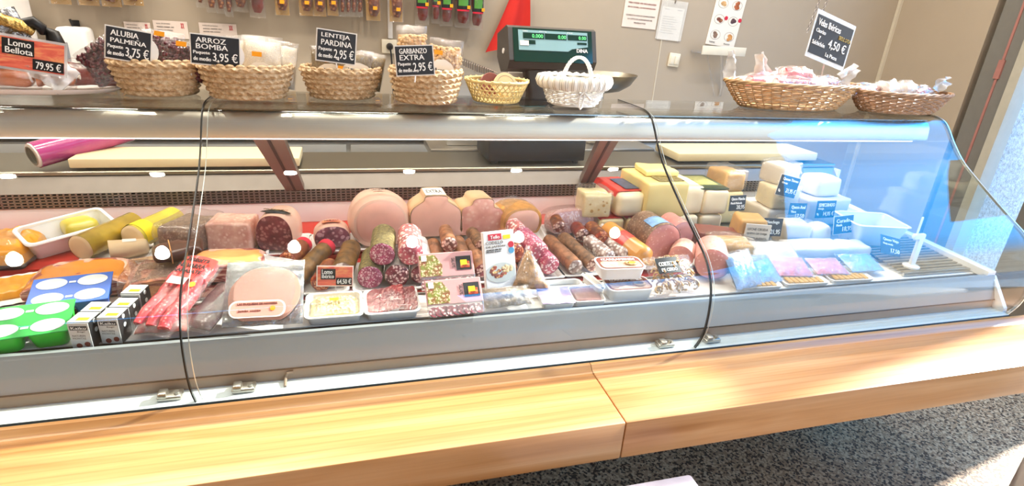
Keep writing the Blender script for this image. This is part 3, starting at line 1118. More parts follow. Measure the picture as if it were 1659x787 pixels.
def pillow(mb, wd, h, th, n=10, sd=0.0, amp=.004, edge=.0015, m=None, pinch=.0):
    """a sealed bag, flat in XZ, bulging along Y; both faces"""
    for sgn in (-1, 1):
        def g(u, v):
            a, b = 2 * u - 1, 2 * v - 1
            e = (1 - a * a) * (1 - b * b)
            k = fn((a, b, sgn), 2.6, sd)
            e2 = e ** .5
            return ((a * wd / 2) * (1 - pinch * abs(b) ** 3), sgn * (edge + th / 2 * e2 + amp * k * min(1, e * 4)), b * h / 2 + amp * .6 * fn((a, b, 0), 3, sd + 3))
        mb.grid(g, n, n, m)
    return mb


def price_sign(label, c, wd, h, rows, bg='chalk', rot=(0, 0, 0), stem=.03, ink='chalkw', border=None, group='price signs', extra=None, round_back=False, base=True, patches=(), name='price_sign', clipm='acryl'):
    """c: centre of the card"""
    t = thing(name, label, 'price sign', (c[0], c[1], c[2] - h / 2 - stem), (0, 0, 0), group)
    R_ = TR(0, 0, stem + h / 2) @ Euler(rot).to_matrix().to_4x4()
    cd_ = obj('card', MB().box((0, .001, 0), (wd, .0016, h), R_), M[bg], t, 0)
    if border:
        obj('sleeve', MB().box((0, .0024, 0), (wd + border[0], .0012, h + border[1]), R_), M['parch' if len(border) < 3 else border[2]], t, 0)
    pm = {}
    for (mk, x, z, pw, ph) in patches:
        pm.setdefault(mk, MB()).box((x * wd, -.0004, z * h), (pw * wd, .001, ph * h), R_)
    for mk, mb in pm.items():
        obj('print', mb, M[mk], cd_, 0)
    tm = {}
    for row in rows:
        s_, x, z, rw, rh = row[:5]
        mk = row[5] if len(row) > 5 else ink
        text(tm.setdefault(mk, MB()), s_, x * wd, z * h, rw * wd, rh * h, R_, .0016, bold=.0006)
    for mk, mb in tm.items():
        obj('lettering', mb, M[mk], cd_, 0)
    hd = MB()
    if round_back:
        hd.lathe([(h * .52, 0), (h * .52, .002)], 24, R_ @ TR(wd * .28, .0035, -h * .12) @ RX(-PI / 2))
        obj('backing_disc', hd, M['plast'], t, 40)
        hd = MB()
    bz = stem + h / 2
    lowp = R_ @ Vector((0, .003, -h / 2 + .006))
    hd.tube([(0, .004, 0), lowp], .0022, 6)
    hd.rbox((lowp.x, lowp.y, lowp.z), (.018, .005, .008), .001, 1)
    if base:
        hd.lathe([(.014, 0), (.014, .002), (.004, .004)], 14, TR(0, .004, 0))
    obj('holder', hd, M['acryl'] if clipm == 'acryl' else M[clipm], t, 40)
    return t

N5 = len(COL.objects)


def bx(px):
    return at(px, 375, y=1.71).x




# ------------------------------------------------------------------ back row of the deck
# yellow dough slab at the far left
def lumpy(label, x, y, z, wd, dp, h, m, name, cat, nu=16, nv=12, amp=.012, fr_=30, rz=0, group=None, base='dark_tray', sd=1.0):
    t = thing(name, label, cat, (x, y, z), (0, 0, rz), group)
    def g(u, v):
        a, b = 2 * u - 1, 2 * v - 1
        e = (1 - abs(a) ** 6) * (1 - abs(b) ** 6)
        p = Vector((a * wd / 2, b * dp / 2, 0))
        return (p.x, p.y, .004 + (h * (.8 + .2 * e) + amp * abs(fn(p, fr_, sd)) * 2) * min(1, e * 2.2))
    obj('body', MB().grid(g, nu * 2, nv * 2).box((0, 0, .003), (wd * .98, dp * .98, .005)), M[m], t, 60)
    return t


p = at(40, 408, z=L3)
t = lumpy('bumpy yellow dough slab under cling film at the left end of the back row', p.x - .075, 1.82, L3 + .002, .25, .20, .045, 'yelfood', 'dough_slab', 'food', sd=3.1)
obj('dark_base', MB().loft([rrect(.25, .20, .01, -.002), rrect(.262, .212, .012, .012), rrect(.256, .206, .012, .012), rrect(.25, .2, .01, .002)]), M['black'], t)
obj('film', MB().grid(lambda u, v: ((u - .5) * .27, (v - .5) * .22, .052 * (1 - abs(2 * u - 1) ** 5) * (1 - abs(2 * v - 1) ** 5) + .008 + .008 * fn((u, v, 0), 6)), 24, 20), M['film'], t, 60)
# tilted tub with loaf
tx, ty, trz = -.815, 1.875, math.radians(38)
t = thing('plastic_tub', 'white rimmed plastic tub tilted over beside the yellow slab', 'tub', (tx, ty, L3 + .012), (math.radians(9), math.radians(-4), trz))
obj('shell', MB().loft([rrect(.19, .085, .012, 0), rrect(.215, .115, .018, .055), rrect(.209, .109, .018, .055), rrect(.185, .08, .012, .003)], True, True), M['tub'], t, 40)
obj('rim', MB().loft([rrect(.222, .122, .02, .052), rrect(.226, .126, .02, .056), rrect(.222, .122, .02, .060), rrect(.206, .106, .018, .060), rrect(.206, .106, .018, .054)], False, False), M['plast'], t, 40)
block('yellow topped loaf half inside the tilted white tub', tx + .045, ty + .0, L3 + .022, .085, .085, .052, 'yelroll', 'wrapped_loaf', 'food', rz=trz, r=.02, group=None)
tray('white foam tray under the yellow cold meat rolls', -.66, 1.80, L3, .17, .17, .014)
g_ = 'yellow wrapped cold meat rolls'
roll('gold foil roll with a cream cut face, left of the yellow rolls', (-.735, 1.74, L3 + .047), (-.655, 1.915, L3 + .052), .037, .036, 'goldroll', 'cream', 'meat_roll', 'meat roll', g_, bulge=.1, tail='flat')
roll('lime yellow banded roll with white cut end lying behind the half piece', (-.622, 1.792, L3 + .050), (-.548, 1.945, L3 + .056), .040, .036, 'yelroll', 'cream', 'meat_roll', 'meat roll', g_, bulge=.1, tail='flat', lab=(.05, .3, -.3, 3.4, 'yellow'))
t = roll('cream half roll in clear wrap with a white sticker, in front of the rolls', (-.665, 1.735, L3 + .036), (-.575, 1.765, L3 + .036), .031, .022, 'cream', None, 'meat_roll', 'meat roll', g_, tail='round', lab=(.35, .7, 1.0, 2.0, 'parch'))
# brown grey loaf
tray('white foam tray under the brown wrapped loaf', bx(295), 1.80, L3, .19, .17, .014)
block('brown grey pate loaf in clear wrap', bx(280), 1.735, L3 + .012, .125, .155, .082, 'pate', 'pate_loaf', 'loaf', rz=math.radians(-24), r=.016, wrap='film', taper=.93, amp=.005)
# pink block
tray('white foam tray under the square pink meat loaf', bx(377), 1.79, L3, .19, .165, .014)
block('square pink meat loaf with a rough cut front', bx(367), 1.745, L3 + .012, .135, .11, .088, 'loafpink', 'meat_loaf', 'loaf', rz=math.radians(-8), r=.008, face='loafpink', taper=.9, amp=.004)
# head cheese, big
tray('white foam tray under the dark speckled joint with white rind', bx(452), 1.79, L3, .17, .165, .014)
ol = outline(.118, .126, 2.5, .1, top=.86)
t = joint('dark red speckled cold meat with white rind and black oval label', bx(444), 1.742, L3 + .012, ol, .13, 'ham_rind', 'head', 'head_cheese', 'cold meat', rz=math.radians(-12), facein=.985, secs=[(0, .97), (.03, 1.0), (.4, 1.06), (.75, 1.0), (.93, .8), (1, .5)])
lb = top_label(t, .0, .035, .119, .09, .042, 'black', (math.radians(-14), math.radians(4), .1), 'SELECCION', 'gold', round_=1, arc=.008)
# head cheese, small
tray('white foam tray under the small violet speckled joint', bx(538), 1.785, L3, .16, .15, .014)
ol = outline(.108, .082, 2.3, .12)
t = joint('small violet speckled cold meat with an orange label on top', bx(538), 1.742, L3 + .012, ol, .10, 'ham_rind', 'head2', 'head_cheese', 'cold meat', rz=math.radians(4), facein=.985)
top_label(t, .0, .035, .078, .056, .028, 'signorange', (math.radians(-6), 0, 0), 'JABALI', 'blackink', arc=.004)
# big round ham
tray('white foam tray under the big round ham', bx(624), 1.79, L3, .18, .165, .016)
ol = outline(.186, .176, 2.15, .09)
t = joint('big round cooked ham with thick pale fat and a pink cut face', bx(618), 1.742, L3 + .012, ol, .17, 'ham_rind', 'ham_pink', 'cooked_ham', 'ham', rz=math.radians(3), facein=.84, tiltx=math.radians(-5), secs=[(0, .88), (.05, .96), (.18, 1.03), (.4, 1.07), (.7, 1.0), (.9, .78), (1, .45)])
top_label(t, 0, .075, .166, .05, .035, 'ham_rind', (0, 0, 0), 'JAMON', 'greyink', arc=.006)
# yellow rind ham
tray('white foam tray tilted forward under the pale ham with yellow rind', bx(708), 1.79, L3 + .012, .175, .165, .016, tilt=math.radians(9))
ol = [(-.078, .0), (.078, .0), (.082, .02), (.084, .075), (.072, .098), (.040, .118), (.034, .138), (-.030, .138), (-.040, .122), (-.072, .1), (-.084, .075), (-.082, .02)]
def dense(ol, k=3):
    out = []
    n = len(ol)
    for i in range(n):
        a, b, c_, d_ = (Vector(ol[(i + j) % n]) for j in (-1, 0, 1, 2))
        for j in range(k):
            t_ = j / k
            out.append(tuple(.5 * ((2 * b) + (-a + c_) * t_ + (2 * a - 5 * b + 4 * c_ - d_) * t_ * t_ + (-a + 3 * b - 3 * c_ + d_) * t_ ** 3)))
    return [(x, max(0, z)) for x, z in out]
t = joint('pale pink ham block with yellow rind and a flat topped bump', bx(707), 1.752, L3 + .03, dense([(x, z * 1.0) for x, z in ol]), .12, 'rind_y', 'ham_pink2', 'cooked_ham', 'ham', tiltx=math.radians(-4), facein=.972, round_back=False, bump=.01)
top_label(t, 0, .052, .1405, .066, .10, 'parch', (0, 0, 0), 'EXTRA', 'greyink')
tray('white foam tray tilted forward under the coarse pink ham', bx(784), 1.79, L3 + .012, .17, .165, .016, tilt=math.radians(9))
ol = [(-.066, 0), (.062, 0), (.074, .02), (.078, .066), (.066, .086), (.044, .094), (.036, .122), (-.022, .124), (-.036, .104), (-.064, .096), (-.07, .07), (-.068, .02)]
t = joint('coarse pink ham block with thin yellow rind, second of the block hams', bx(781), 1.755, L3 + .03, dense(ol), .12, 'rind_y', 'ham_spot', 'cooked_ham', 'ham', rz=math.radians(3), tiltx=math.radians(-4), facein=.975, round_back=False, bump=.012)
# roast ham
tray('white foam tray tilted forward under the roast ham', bx(848), 1.785, L3 + .010, .17, .16, .016, tilt=math.radians(9))
ol = outline(.150, .112, 2.5, .14)
t = joint('roast ham with browned skin and a pale pink cut face', bx(847), 1.752, L3 + .026, ol, .15, 'roast', 'ham_pink2', 'roast_ham', 'ham', rz=math.radians(10), facein=.86)
bl = MB()
for k in range(24):
    pass
bl.grid(lambda u, v: ((u - .5) * .145, .02 + v * .09, .115 - .045 * (2 * u - 1) ** 2 - .01 * v + .004 * fn((u, v, 1), 6)), 18, 10)
obj('dark_wrap', bl, M['vac'], t, 60)
# marbled vacuum ham
tray('white foam tray under the vacuum packed marbled ham', bx(928), 1.785, L3, .19, .16, .016)
ol = outline(.165, .088, 3.0, .1)
t = joint('vacuum packed ham marbled with white fat lines', bx(929), 1.748, L3 + .024, ol, .11, 'marble', 'marble', 'marbled_ham', 'ham', rz=math.radians(4), facein=.985, tiltx=math.radians(-12))
ol2 = outline(.185, .10, 2.6, .1)
obj('wrapping', MB().loft([[(x * s_, yy, z * s_ + .002) for x, z in ol2] for s_, yy in ((.7, -.012), (1.0, -.006), (1.03, .05), (.95, .1), (.7, .125))], True, True), M['vac'], t, 60)

for o in list(COL.objects)[N5:]:
    if o.parent is None:
        o.location.y -= .036

# ------------------------------------------------------------------ cheeses
CH = 'cheese blocks'
def cheese(label, px, py, z, wd, dp, h, m='cheese', rz=0, y=None, r=.012, wrap=None, face=None, taper=1.0, amp=.003, name='cheese_block', tilt=(0, 0), sup=None):
    p_ = at(px, py, z=z) if y is None else at(px, py, y=y)
    yy = p_.y if y is None else y
    return block(label, p_.x, yy, z, wd, dp, h, m, name, 'cheese', rz=rz, r=r, group=CH, wrap=wrap, face=face, taper=taper, amp=amp, tilt=tilt)


def cap(t, wd, dp, z, m, drop=.018, x=0, y0=0, name='wrapper_top'):
    def g(u, v):
        a = 2 * u - 1
        e = max(0, abs(a) - .85) / .15
        return (x + a * wd / 2, y0 + v * dp, z - drop * e + .002 * fn((u, v, 0), 9))
    return obj(name, MB().grid(g, 20, 10), M[m], t, 60)


YC = 1.700
h1 = .075
lowers = ((991, 'left end of the bottom row'), (1033, 'second of the bottom row'), (1073, 'third of the bottom row'), (1111, 'fourth of the bottom row'), (1150, 'right end of the bottom row'))
for i, (px, nm) in enumerate(lowers):
    x = at(px, 372, y=YC).x
    t = block('cream cheese block under the taller ones, %s' % nm, x, YC, L3, .092, .20, h1, 'cheese' if i < 3 else 'cheese2', 'cheese_block', 'cheese', r=.012, group=CH, amp=.002, rz=math.radians(-1))
    if i < 2:
        cap(t, .09, .19, h1 + .002, 'redwrap', .006, y0=.005)
z2 = L3 + h1 + .004
x = at(968, 345, y=YC).x
t = block('holed pale cheese wedge in clear film above the lower blocks', x + .002, YC + .01, z2, .10, .10, .082, 'cheese', 'cheese_block', 'cheese', r=.008, group=CH, wrap='film', rz=math.radians(-4), amp=.003)
hm = MB()
for k, (hx_, hz, hr) in enumerate(((-.02, .025, .006), (.022, .045, .005), (.03, .022, .004), (-.028, .05, .004), (.005, .03, .004), (.018, .06, .003), (.033, .055, .004))):
    hm.lathe([(hr, 0), (hr * .9, .0006)], 12, TR(hx_, -.0022, hz) @ RX(PI / 2))
obj('holes', hm, M['hole'], t)
x = at(1022, 345, y=YC).x
t = block('cream cheese loaf with a red and blue wrapper top', x, YC, z2, .112, .20, .088, 'cheese2', 'cheese_block', 'cheese', r=.02, group=CH, rz=math.radians(2), amp=.002)
cap(t, .114, .18, .0915, 'redwrap', .02, y0=.022)
o_ = obj('blue_label', MB().grid(lambda u, v: (-.01 + u * .055, .04 + v * .13, .0945), 2, 2), plain('blue_printed_label', '#46506e', .3, var=.5, vs=90), t)
x = at(1062, 345, y=YC - .01).x
t = block('largest yellow cheese block with a slice on top', x + .035, YC - .015, z2, .165, .215, .128, 'cheesey', 'cheese_block', 'cheese', r=.008, group=CH, rz=math.radians(1), amp=.002)
o_ = obj('dark_label', MB().rbox((.018, .06, .1305), (.10, .085, .003), .001), plain('brown_printed_label', '#8a7a4c', .4, var=.5, vs=90), t)
block('yellow cheese slab lying on the largest cheese block', x + .045, YC + .06, z2 + .131, .125, .12, .018, 'cheesey', 'cheese_slab', 'cheese', rz=math.radians(-6), r=.004, group=CH)
x = at(1117, 345, y=YC).x
t = block('pale cheese block between the yellow block and the green label one', x + .014, YC + .01, z2, .092, .19, .105, 'cheese2', 'cheese_block', 'cheese', r=.016, group=CH)
x = at(1155, 345, y=YC).x
t = block('pale cheese block with a dark green label on top', x + .006, YC, z2, .105, .20, .092, 'cheese2', 'cheese_block', 'cheese', r=.012, group=CH, rz=math.radians(-3), taper=.97)
obj('green_label', MB().rbox((-.012, .10, .0955), (.118, .185, .006), .002), M['greenlab'], t)
obj('gold_print', MB().rbox((-.012, .11, .0992), (.08, .12, .001), .0004), plain('gold_print', '#8d8a52', .4, var=.4, vs=80), t)

N6 = len(COL.objects)


# ------------------------------------------------------------------ middle row
# doily tray far left
def doily_tray(label, x, y, z, wd, dp, rz, foodlab, tiltx=0):
    t = thing('doily_tray', label, 'tray', (x, y, z + .001), (tiltx, 0, rz), 'trays with paper doilies')
    obj('board', MB().loft([rrect(wd, dp, .01, 0), rrect(wd + .012, dp + .012, .012, .010), rrect(wd + .004, dp + .004, .012, .010), rrect(wd - .006, dp - .006, .01, .003)]), M['styro'], t, 30)
    d = MB()
    n = 64
    rings = []
    for k, s_ in enumerate((.80, .9, .98, 1.04)):
        rings.append([(math.copysign(min(1, abs(math.cos(a)) * 1.25), math.cos(a)) * wd / 2 * s_ * (1 + (.02 * math.cos(a * 32) if k == 3 else 0)), math.copysign(min(1, abs(math.sin(a)) * 1.25), math.sin(a)) * dp / 2 * s_ * (1 + (.02 * math.cos(a * 32) if k == 3 else 0)), .0115 + k * .0012) for a in [2 * PI * (i + .5) / 128 for i in range(128)]])
    d.loft(rings, True, False)
    obj('doily', d, M['parch'], t, 60)
    f = lumpy(foodlab, x, y, z + .012, wd * .60, dp * .62, .014, 'yelfood', 'omelette_piece', 'food', rz=rz, sd=RND.random() * 9, amp=.006)
    return t


doily_tray('white tray with lace doily at the left end of the middle row', -.835, 1.57, L2, .20, .18, math.radians(20), 'flat yellow omelette on the middle row doily tray')
doily_tray('white doily tray in the front row, behind the green pots', -.80, 1.365, L1, .15, .085, math.radians(6), 'yellow omelette piece on the front row doily tray')

def bacon(label, x, y, z, wd, dp, h, skin, rz, name='bacon_slab', sd=0.0, wrap=None, bulge=.012):
    t = thing(name, label, 'bacon', (x, y, z), (0, 0, rz), 'bacon slabs')
    def ring(u, s_, lo, hi):
        out = []
        for i in range(24):
            a = 2 * PI * i / 24
            c_, s2 = math.cos(a), math.sin(a)
            px_ = math.copysign(abs(c_) ** .45, c_) * wd / 2
            pz = math.copysign(abs(s2) ** .6, s2)
            zz = lo + (hi - lo) * (pz * .5 + .5)
            bow = bulge * (1 - (2 * px_ / wd) ** 2)
            out.append((px_ * s_, u, zz + bow * (pz * .5 + .5) + .004 * fn((px_, u, zz), 22, sd)))
        return out
    obj('meat', MB().loft([ring(0, .97, 0, h), ring(.006, 1, 0, h), ring(dp * .5, 1.02, 0, h), ring(dp * .94, .97, 0, h), ring(dp, .9, .004, h * .9)]), M['bacon'], t, 50)
    g = lambda u, v: ((u - .5) * wd * .97 * (1 - .05 * v), .002 + v * dp * .96, h + .002 + bulge * (1 - (2 * u - 1) ** 2) * .95 - .012 * max(0, abs(2 * u - 1) - .8) * 5 * .6 - (.010 if v == 0 else 0) - .006 * max(0, v - .85) * 6 + .003 * fn((u * 2, v * 2, 0), 3, sd))
    o = obj('rind', MB().grid(g, 22, 10), M[skin], t, 60)
    so = o.modifiers.new('thick', 'SOLIDIFY')
    so.thickness = .004
    if wrap:
        obj('wrapping', MB().rbox((0, dp / 2, h / 2 + bulge * .5), (wd + .02, dp + .02, h + bulge + .012), .012, 3, cuts=8, fx=lambda p: p + Vector((0, 0, 1)) * .006 * fn(p, 30, 3)), M[wrap], t, 60)
    return t


tray('white foam tray under the bacon slab with orange rind', -.64, 1.545, L2, .25, .20, .014)
bacon('thick bacon slab with smooth orange smoked rind, left of the dark bacon', -.675, 1.50, L2 + .010, .225, .15, .038, 'bac_or', math.radians(8), sd=1)
tray('white foam tray under the dark smoked meats', -.455, 1.545, L2, .22, .19, .016)
bacon('bacon slab with dark brown wrinkled rind under the smoked piece', -.478, 1.49, L2 + .012, .185, .15, .030, 'smoke', math.radians(6), sd=5, wrap='amber')
t = block('dark brown smoked meat piece on top of the dark bacon', -.45, 1.57, L2 + .068, .12, .075, .036, 'smoke', 'smoked_meat', 'meat', rz=math.radians(18), r=.014, amp=.010)
obj('string', MB().tube([(-.02, -.004, .0), (-.02, -.004, .036), (-.02, .037, .043), (-.02, .08, .036)], .0015, 6), M['bac_or2'], t)
tray('white foam tray under the two stacked bacon slabs', -.325, 1.52, L2, .20, .19, .016)
bacon('lower bacon slab of the pair with a dark edge', -.333, 1.455, L2 + .012, .165, .15, .030, 'smoke', math.radians(2), sd=9, bulge=.003)
bacon('upper bacon slab of the pair with pale orange rind', -.335, 1.465, L2 + .050, .185, .13, .038, 'bac_or2', math.radians(-3), sd=12, bulge=.006)
wf = MB()
pillow(wf, .15, .10, .02, 10, 2.0, .006, m=TR(-.215, 1.50, L2 + .05) @ RZ(math.radians(-30)) @ RX(math.radians(-50)))
tag(obj('crumpled_film', wf, M['filmhazy'], None, 60), 'crumpled clear film beside the stacked bacon slabs', 'film')

# chorizo tray
tray('white foam tray under the brown cured sausages', -.125, 1.53, L2, .21, .19, .016)
g_ = 'cured sausages left of the salamis'
zz = L2 + .012
roll('short chorizo with a red cap, upper left of its tray', (-.182, 1.55, zz + .052), (-.145, 1.655, zz + .056), .026, .024, 'choriz_skin', 'sal_chor', 'chorizo', 'sausage', g_, bulge=.35, lab=(.82, 1.0, 0, 6.28, 'redink'))
roll('dark sausage with pale fat dots at the left front of its tray', (-.212, 1.468, zz + .026), (-.17, 1.60, zz + .030), .025, .023, 'longa', 'fuet_cut', 'chorizo', 'sausage', g_, bulge=.3)
roll('long ochre chorizo with red tip leaning across the tray', (-.165, 1.462, zz + .030), (-.080, 1.655, zz + .046), .026, .025, 'longa', 'sal_chor', 'chorizo', 'sausage', g_, bulge=.2, lab=(.88, 1.0, 0, 6.28, 'redink'))
roll('netted pinkish sausage behind the orange price card', (-.095, 1.45, zz + .028), (-.070, 1.56, zz + .030), .026, .024, 'choriz_skin', 'sal_chor', 'chorizo', 'sausage', g_, bulge=.3)
roll('thick greyish brown sausage at the right of its tray', (-.038, 1.49, zz + .034), (-.010, 1.655, zz + .044), .031, .029, 'longa', 'pale_cut', 'chorizo', 'sausage', g_, bulge=.3)
price_sign('orange price card reading Lomo iberico 64,50 on the cured sausages', (at(543, 446, y=1.425).x, 1.432, at(543, 446, y=1.425).z), .088, .050, [('Lomo', -.38, .12, .30, .24), ('ibérico', -.38, -.10, .34, .2), ('64,50 €', .06, -.44, .40, .30)], 'signorange', (math.radians(-14), math.radians(4), 0), .03, patches=(('black', -.2, .11, .42, .56), ('black', .26, -.28, .46, .40)), border=(.006, .006))

# salami stack
tray('white foam tray under the stack of cut salamis', .09, 1.525, L2, .205, .19, .016)
g_ = 'stacked salamis with cut faces to the front'
r_ = .0345
zz = L2 + .010
roll('herb coated salami with fine magenta face, bottom left of the stack', (.035, 1.452, zz + r_), (.052, 1.60, zz + r_ + .002), r_, r_, 'herb', 'sal_mag', 'salami', 'salami', g_)
roll('salami with coarse dark red face, bottom middle of the stack', (.1075, 1.452, zz + r_), (.120, 1.59, zz + r_ + .002), r_ * .98, r_, 'mould', 'sal_dark', 'salami', 'salami', g_, bulge=.3)
roll('white moulded salami with dark red face, bottom right of the stack', (.178, 1.452, zz + r_), (.185, 1.62, zz + r_ + .03), r_ * .95, r_ * .9, 'mould', 'sal_dark', 'salami', 'salami', g_, bulge=.3)
roll('herb coated salami with fine magenta face on top of the stack', (.0700, 1.462, zz + r_ + .0625), (.084, 1.60, zz + r_ + .072), r_, r_, 'herb', 'sal_mag', 'salami', 'salami', g_)
roll('pink netted salami with a rounded front on top of the stack', (.146, 1.458, zz + r_ + .0625), (.156, 1.595, zz + r_ + .074), r_ * 1.02, r_, 'netcas', 'sal_pink', 'salami', 'salami', g_, bulge=.5)

# brown fuets
tray('white foam tray under the brown thin sausages', .305, 1.535, L2, .20, .20, .016)
g_ = 'brown thin sausages behind the pink packs'
zz = L2 + .012
roll('smooth brown sausage pointing down at the left of its tray', (.232, 1.455, zz + .030), (.228, 1.62, zz + .058), .026, .024, 'fuet', 'sal_chor', 'fuet', 'sausage', g_)
roll('marbled sausage standing up over its neighbours', (.267, 1.535, zz + .085), (.272, 1.65, zz + .090), .024, .020, 'fuet', 'fuet_cut', 'fuet', 'sausage', g_, bulge=.5)
roll('brown sausage with a marbled end, right of the smooth one', (.305, 1.455, zz + .030), (.306, 1.63, zz + .060), .026, .024, 'fuet', 'fuet_cut', 'fuet', 'sausage', g_, bulge=.3)
roll('brown sausage with a red marbled end near the white card pack', (.355, 1.462, zz + .028), (.348, 1.63, zz + .052), .024, .022, 'fuet', 'sal_dark', 'fuet', 'sausage', g_, bulge=.3)
roll('dark netted sausage leaning on the brown ones behind the card pack', (.37, 1.555, zz + .066), (.36, 1.67, zz + .07), .022, .02, 'fuet2', 'fuet_cut', 'fuet', 'sausage', g_, bulge=.4)

# chorizo and salami tray
tray('white foam tray under the orange and magenta sausages', .50, 1.535, L2, .215, .20, .016)
g_ = 'orange and magenta sausages right of the card pack'
roll('upright orange speckled chorizo beside the white card pack', (.448, 1.475, zz + .070), (.44, 1.60, zz + .08), .034, .032, 'choriz_skin', 'sal_chor', 'chorizo', 'sausage', g_, bulge=.35)
roll('orange chorizo lying under the upright one', (.437, 1.468, zz + .024), (.44, 1.60, zz + .03), .026, .03, 'choriz_skin', 'sal_chor', 'chorizo', 'sausage', g_, bulge=.35)
roll('orange chorizo at the lower right of its tray', (.487, 1.462, zz + .026), (.478, 1.60, zz + .03), .026, .026, 'choriz_skin', 'sal_chor', 'chorizo', 'sausage', g_, bulge=.35)
roll('magenta speckled salami in the middle of the orange ones', (.530, 1.490, zz + .066), (.51, 1.62, zz + .074), .033, .032, 'sal_mag', 'sal_pink', 'salami', 'salami', g_, bulge=.35)
roll('magenta speckled salami in front at the right of the orange ones', (.560, 1.462, zz + .033), (.545, 1.60, zz + .036), .031, .030, 'sal_mag', 'sal_pink', 'salami', 'salami', g_, bulge=.3)
tr_ = roll('pink salami standing behind the middle magenta one', (.505, 1.60, zz + .080), (.495, 1.67, zz + .09), .030, .026, 'netcas', 'sal_pink', 'salami', 'salami', g_, bulge=.3)

# fuets right
tray('white foam tray under the long brown sausages', .70, 1.545, L2, .20, .21, .016)
g_ = 'long brown sausages left of the golden one'
roll('long greyish sausage with a clear wrapped end, first of the long ones', (.640, 1.452, zz + .027), (.612, 1.645, zz + .042), .024, .024, 'fuet', 'pale_cut', 'long_sausage', 'sausage', g_, bulge=.3)
roll('long brown sausage with a marbled end, second of the long ones', (.700, 1.460, zz + .026), (.664, 1.65, zz + .046), .023, .024, 'fuet2', 'fuet_cut', 'long_sausage', 'sausage', g_, bulge=.4)
roll('dark knobbly sausage end sticking up behind the long ones', (.655, 1.655, zz + .078), (.66, 1.715, zz + .088), .022, .02, 'choriz_skin', 'fuet_cut', 'long_sausage', 'sausage', g_, bulge=.4)
roll('dark red wrinkled sausage behind the long ones', (.726, 1.62, zz + .06), (.728, 1.69, zz + .066), .024, .022, 'jerky', 'fuet_cut', 'long_sausage', 'sausage', g_, bulge=.4)
roll('orange chorizo end facing front behind the long ones', (.778, 1.585, zz + .060), (.775, 1.68, zz + .066), .027, .025, 'choriz_skin', 'sal_chor', 'long_sausage', 'sausage', g_, bulge=.3)
roll('grey pink marbled sausage lying before the orange chorizo end', (.770, 1.50, zz + .030), (.735, 1.60, zz + .052), .026, .025, 'pale_cut', 'pale_cut', 'long_sausage', 'sausage', g_, bulge=.5)
roll('pale marbled sausage lying beside the golden sausage', (.838, 1.51, zz + .028), (.80, 1.61, zz + .04), .028, .026, 'pale_cut', 'pale_cut', 'long_sausage', 'sausage', g_, bulge=.5)
t = roll('big golden smooth sausage with a red label band', (.876, 1.478, zz + .038), (.822, 1.655, zz + .066), .036, .036, 'goldsau', None, 'golden_sausage', 'sausage', None, wob=.02, lab=(.32, .58, .2, 2.6, 'redwrap'))
obj('clipped_end', MB().lathe([(.036, .0), (.033, -.012), (.02, -.022), (.006, -.028), (.006, -.034), (.012, -.042)], 20, RY(PI / 2), cap0=False), M['goldsau'], t, 60)
# mortadellas
tray('white foam tray under the mortadellas', .985, 1.56, L2, .23, .21, .016)
g_ = 'mortadellas and pink sausages'
t = roll('big mortadella with a wide pink cut face and printed wrap', (.968, 1.52, L2 + .074), (.960, 1.65, L2 + .080), .066, .062, 'pate', 'morta', 'mortadella', 'mortadella', g_, wob=.02, bulge=.06, tail='flat', lab=(.10, .55, .9, 3.3, 'bluebag'))
roll('oval pink ham sausage spotted with olives', (1.060, 1.56, L2 + .072), (1.055, 1.65, L2 + .078), .058, .055, 'morta', 'spotham', 'mortadella', 'mortadella', g_, wob=.02, bulge=.06, tail='flat', sq=.82)
roll('small pink mortadella stub in front of the spotted one', (1.000, 1.455, L2 + .048), (1.05, 1.515, L2 + .052), .040, .040, 'loafpink', 'morta', 'mortadella', 'mortadella', g_, wob=.02, bulge=.08)
t = roll('long pinkish vacuum packed meat roll standing by the glass joint', (1.065, 1.38, L1 + .062), (1.13, 1.49, L2 + .062), .052, .05, 'spotham', 'morta', 'mortadella', 'mortadella', g_, wob=.05, bulge=.2)

for o in list(COL.objects)[N6:]:
    if o.parent is None:
        o.location.y -= .012

N7 = len(COL.objects)


# ------------------------------------------------------------------ front row
def pots(label, x, y, z, rz, body, lidm, group):
    t = thing('yogurt_pack', label, 'yogurt pack', (x, y, z + .013), (math.radians(13), 0, rz), group)
    s_, d_ = .082, .056
    for i in (-1, 1):
        for j in (-1, 1):
            obj('pot', MB().loft([rrect(.062, .042, .014, 0, 4, i * s_ / 2, j * d_ / 2), rrect(.074, .052, .014, .042, 4, i * s_ / 2, j * d_ / 2)]), M[body], t, 40)
    obj('foil_top', MB().rbox((0, 0, .0435), (s_ * 2 - .002, d_ * 2 - .002, .003), .001, 1), M[lidm], t, 30)
    ring = MB()
    for i in (-1, 1):
        for j in (-1, 1):
            obj('lid_disc', MB().lathe([(.031, .045), (.031, .0458), (.0, .0462)], 28, TR(i * s_ / 2, j * d_ / 2, 0), cap1=False, sy=.66), M['lid'], t, 40)
    obj('lid_print', MB().box((0, -d_ / 2, .0455), (.014, .007, .0006)).box((0, d_ / 2, .0455), (.014, .007, .0006)), M['lid'], t, 0)
    return t


pots('pack of four green yogurt pots at the left end of the front row', -.705, 1.346, L1, math.radians(10), 'green', 'greenlid', 'yogurt packs')
pots('pack of four blue yogurt pots behind the green pack', -.668, 1.474, L2, math.radians(10), 'blue', 'blue', 'yogurt packs')


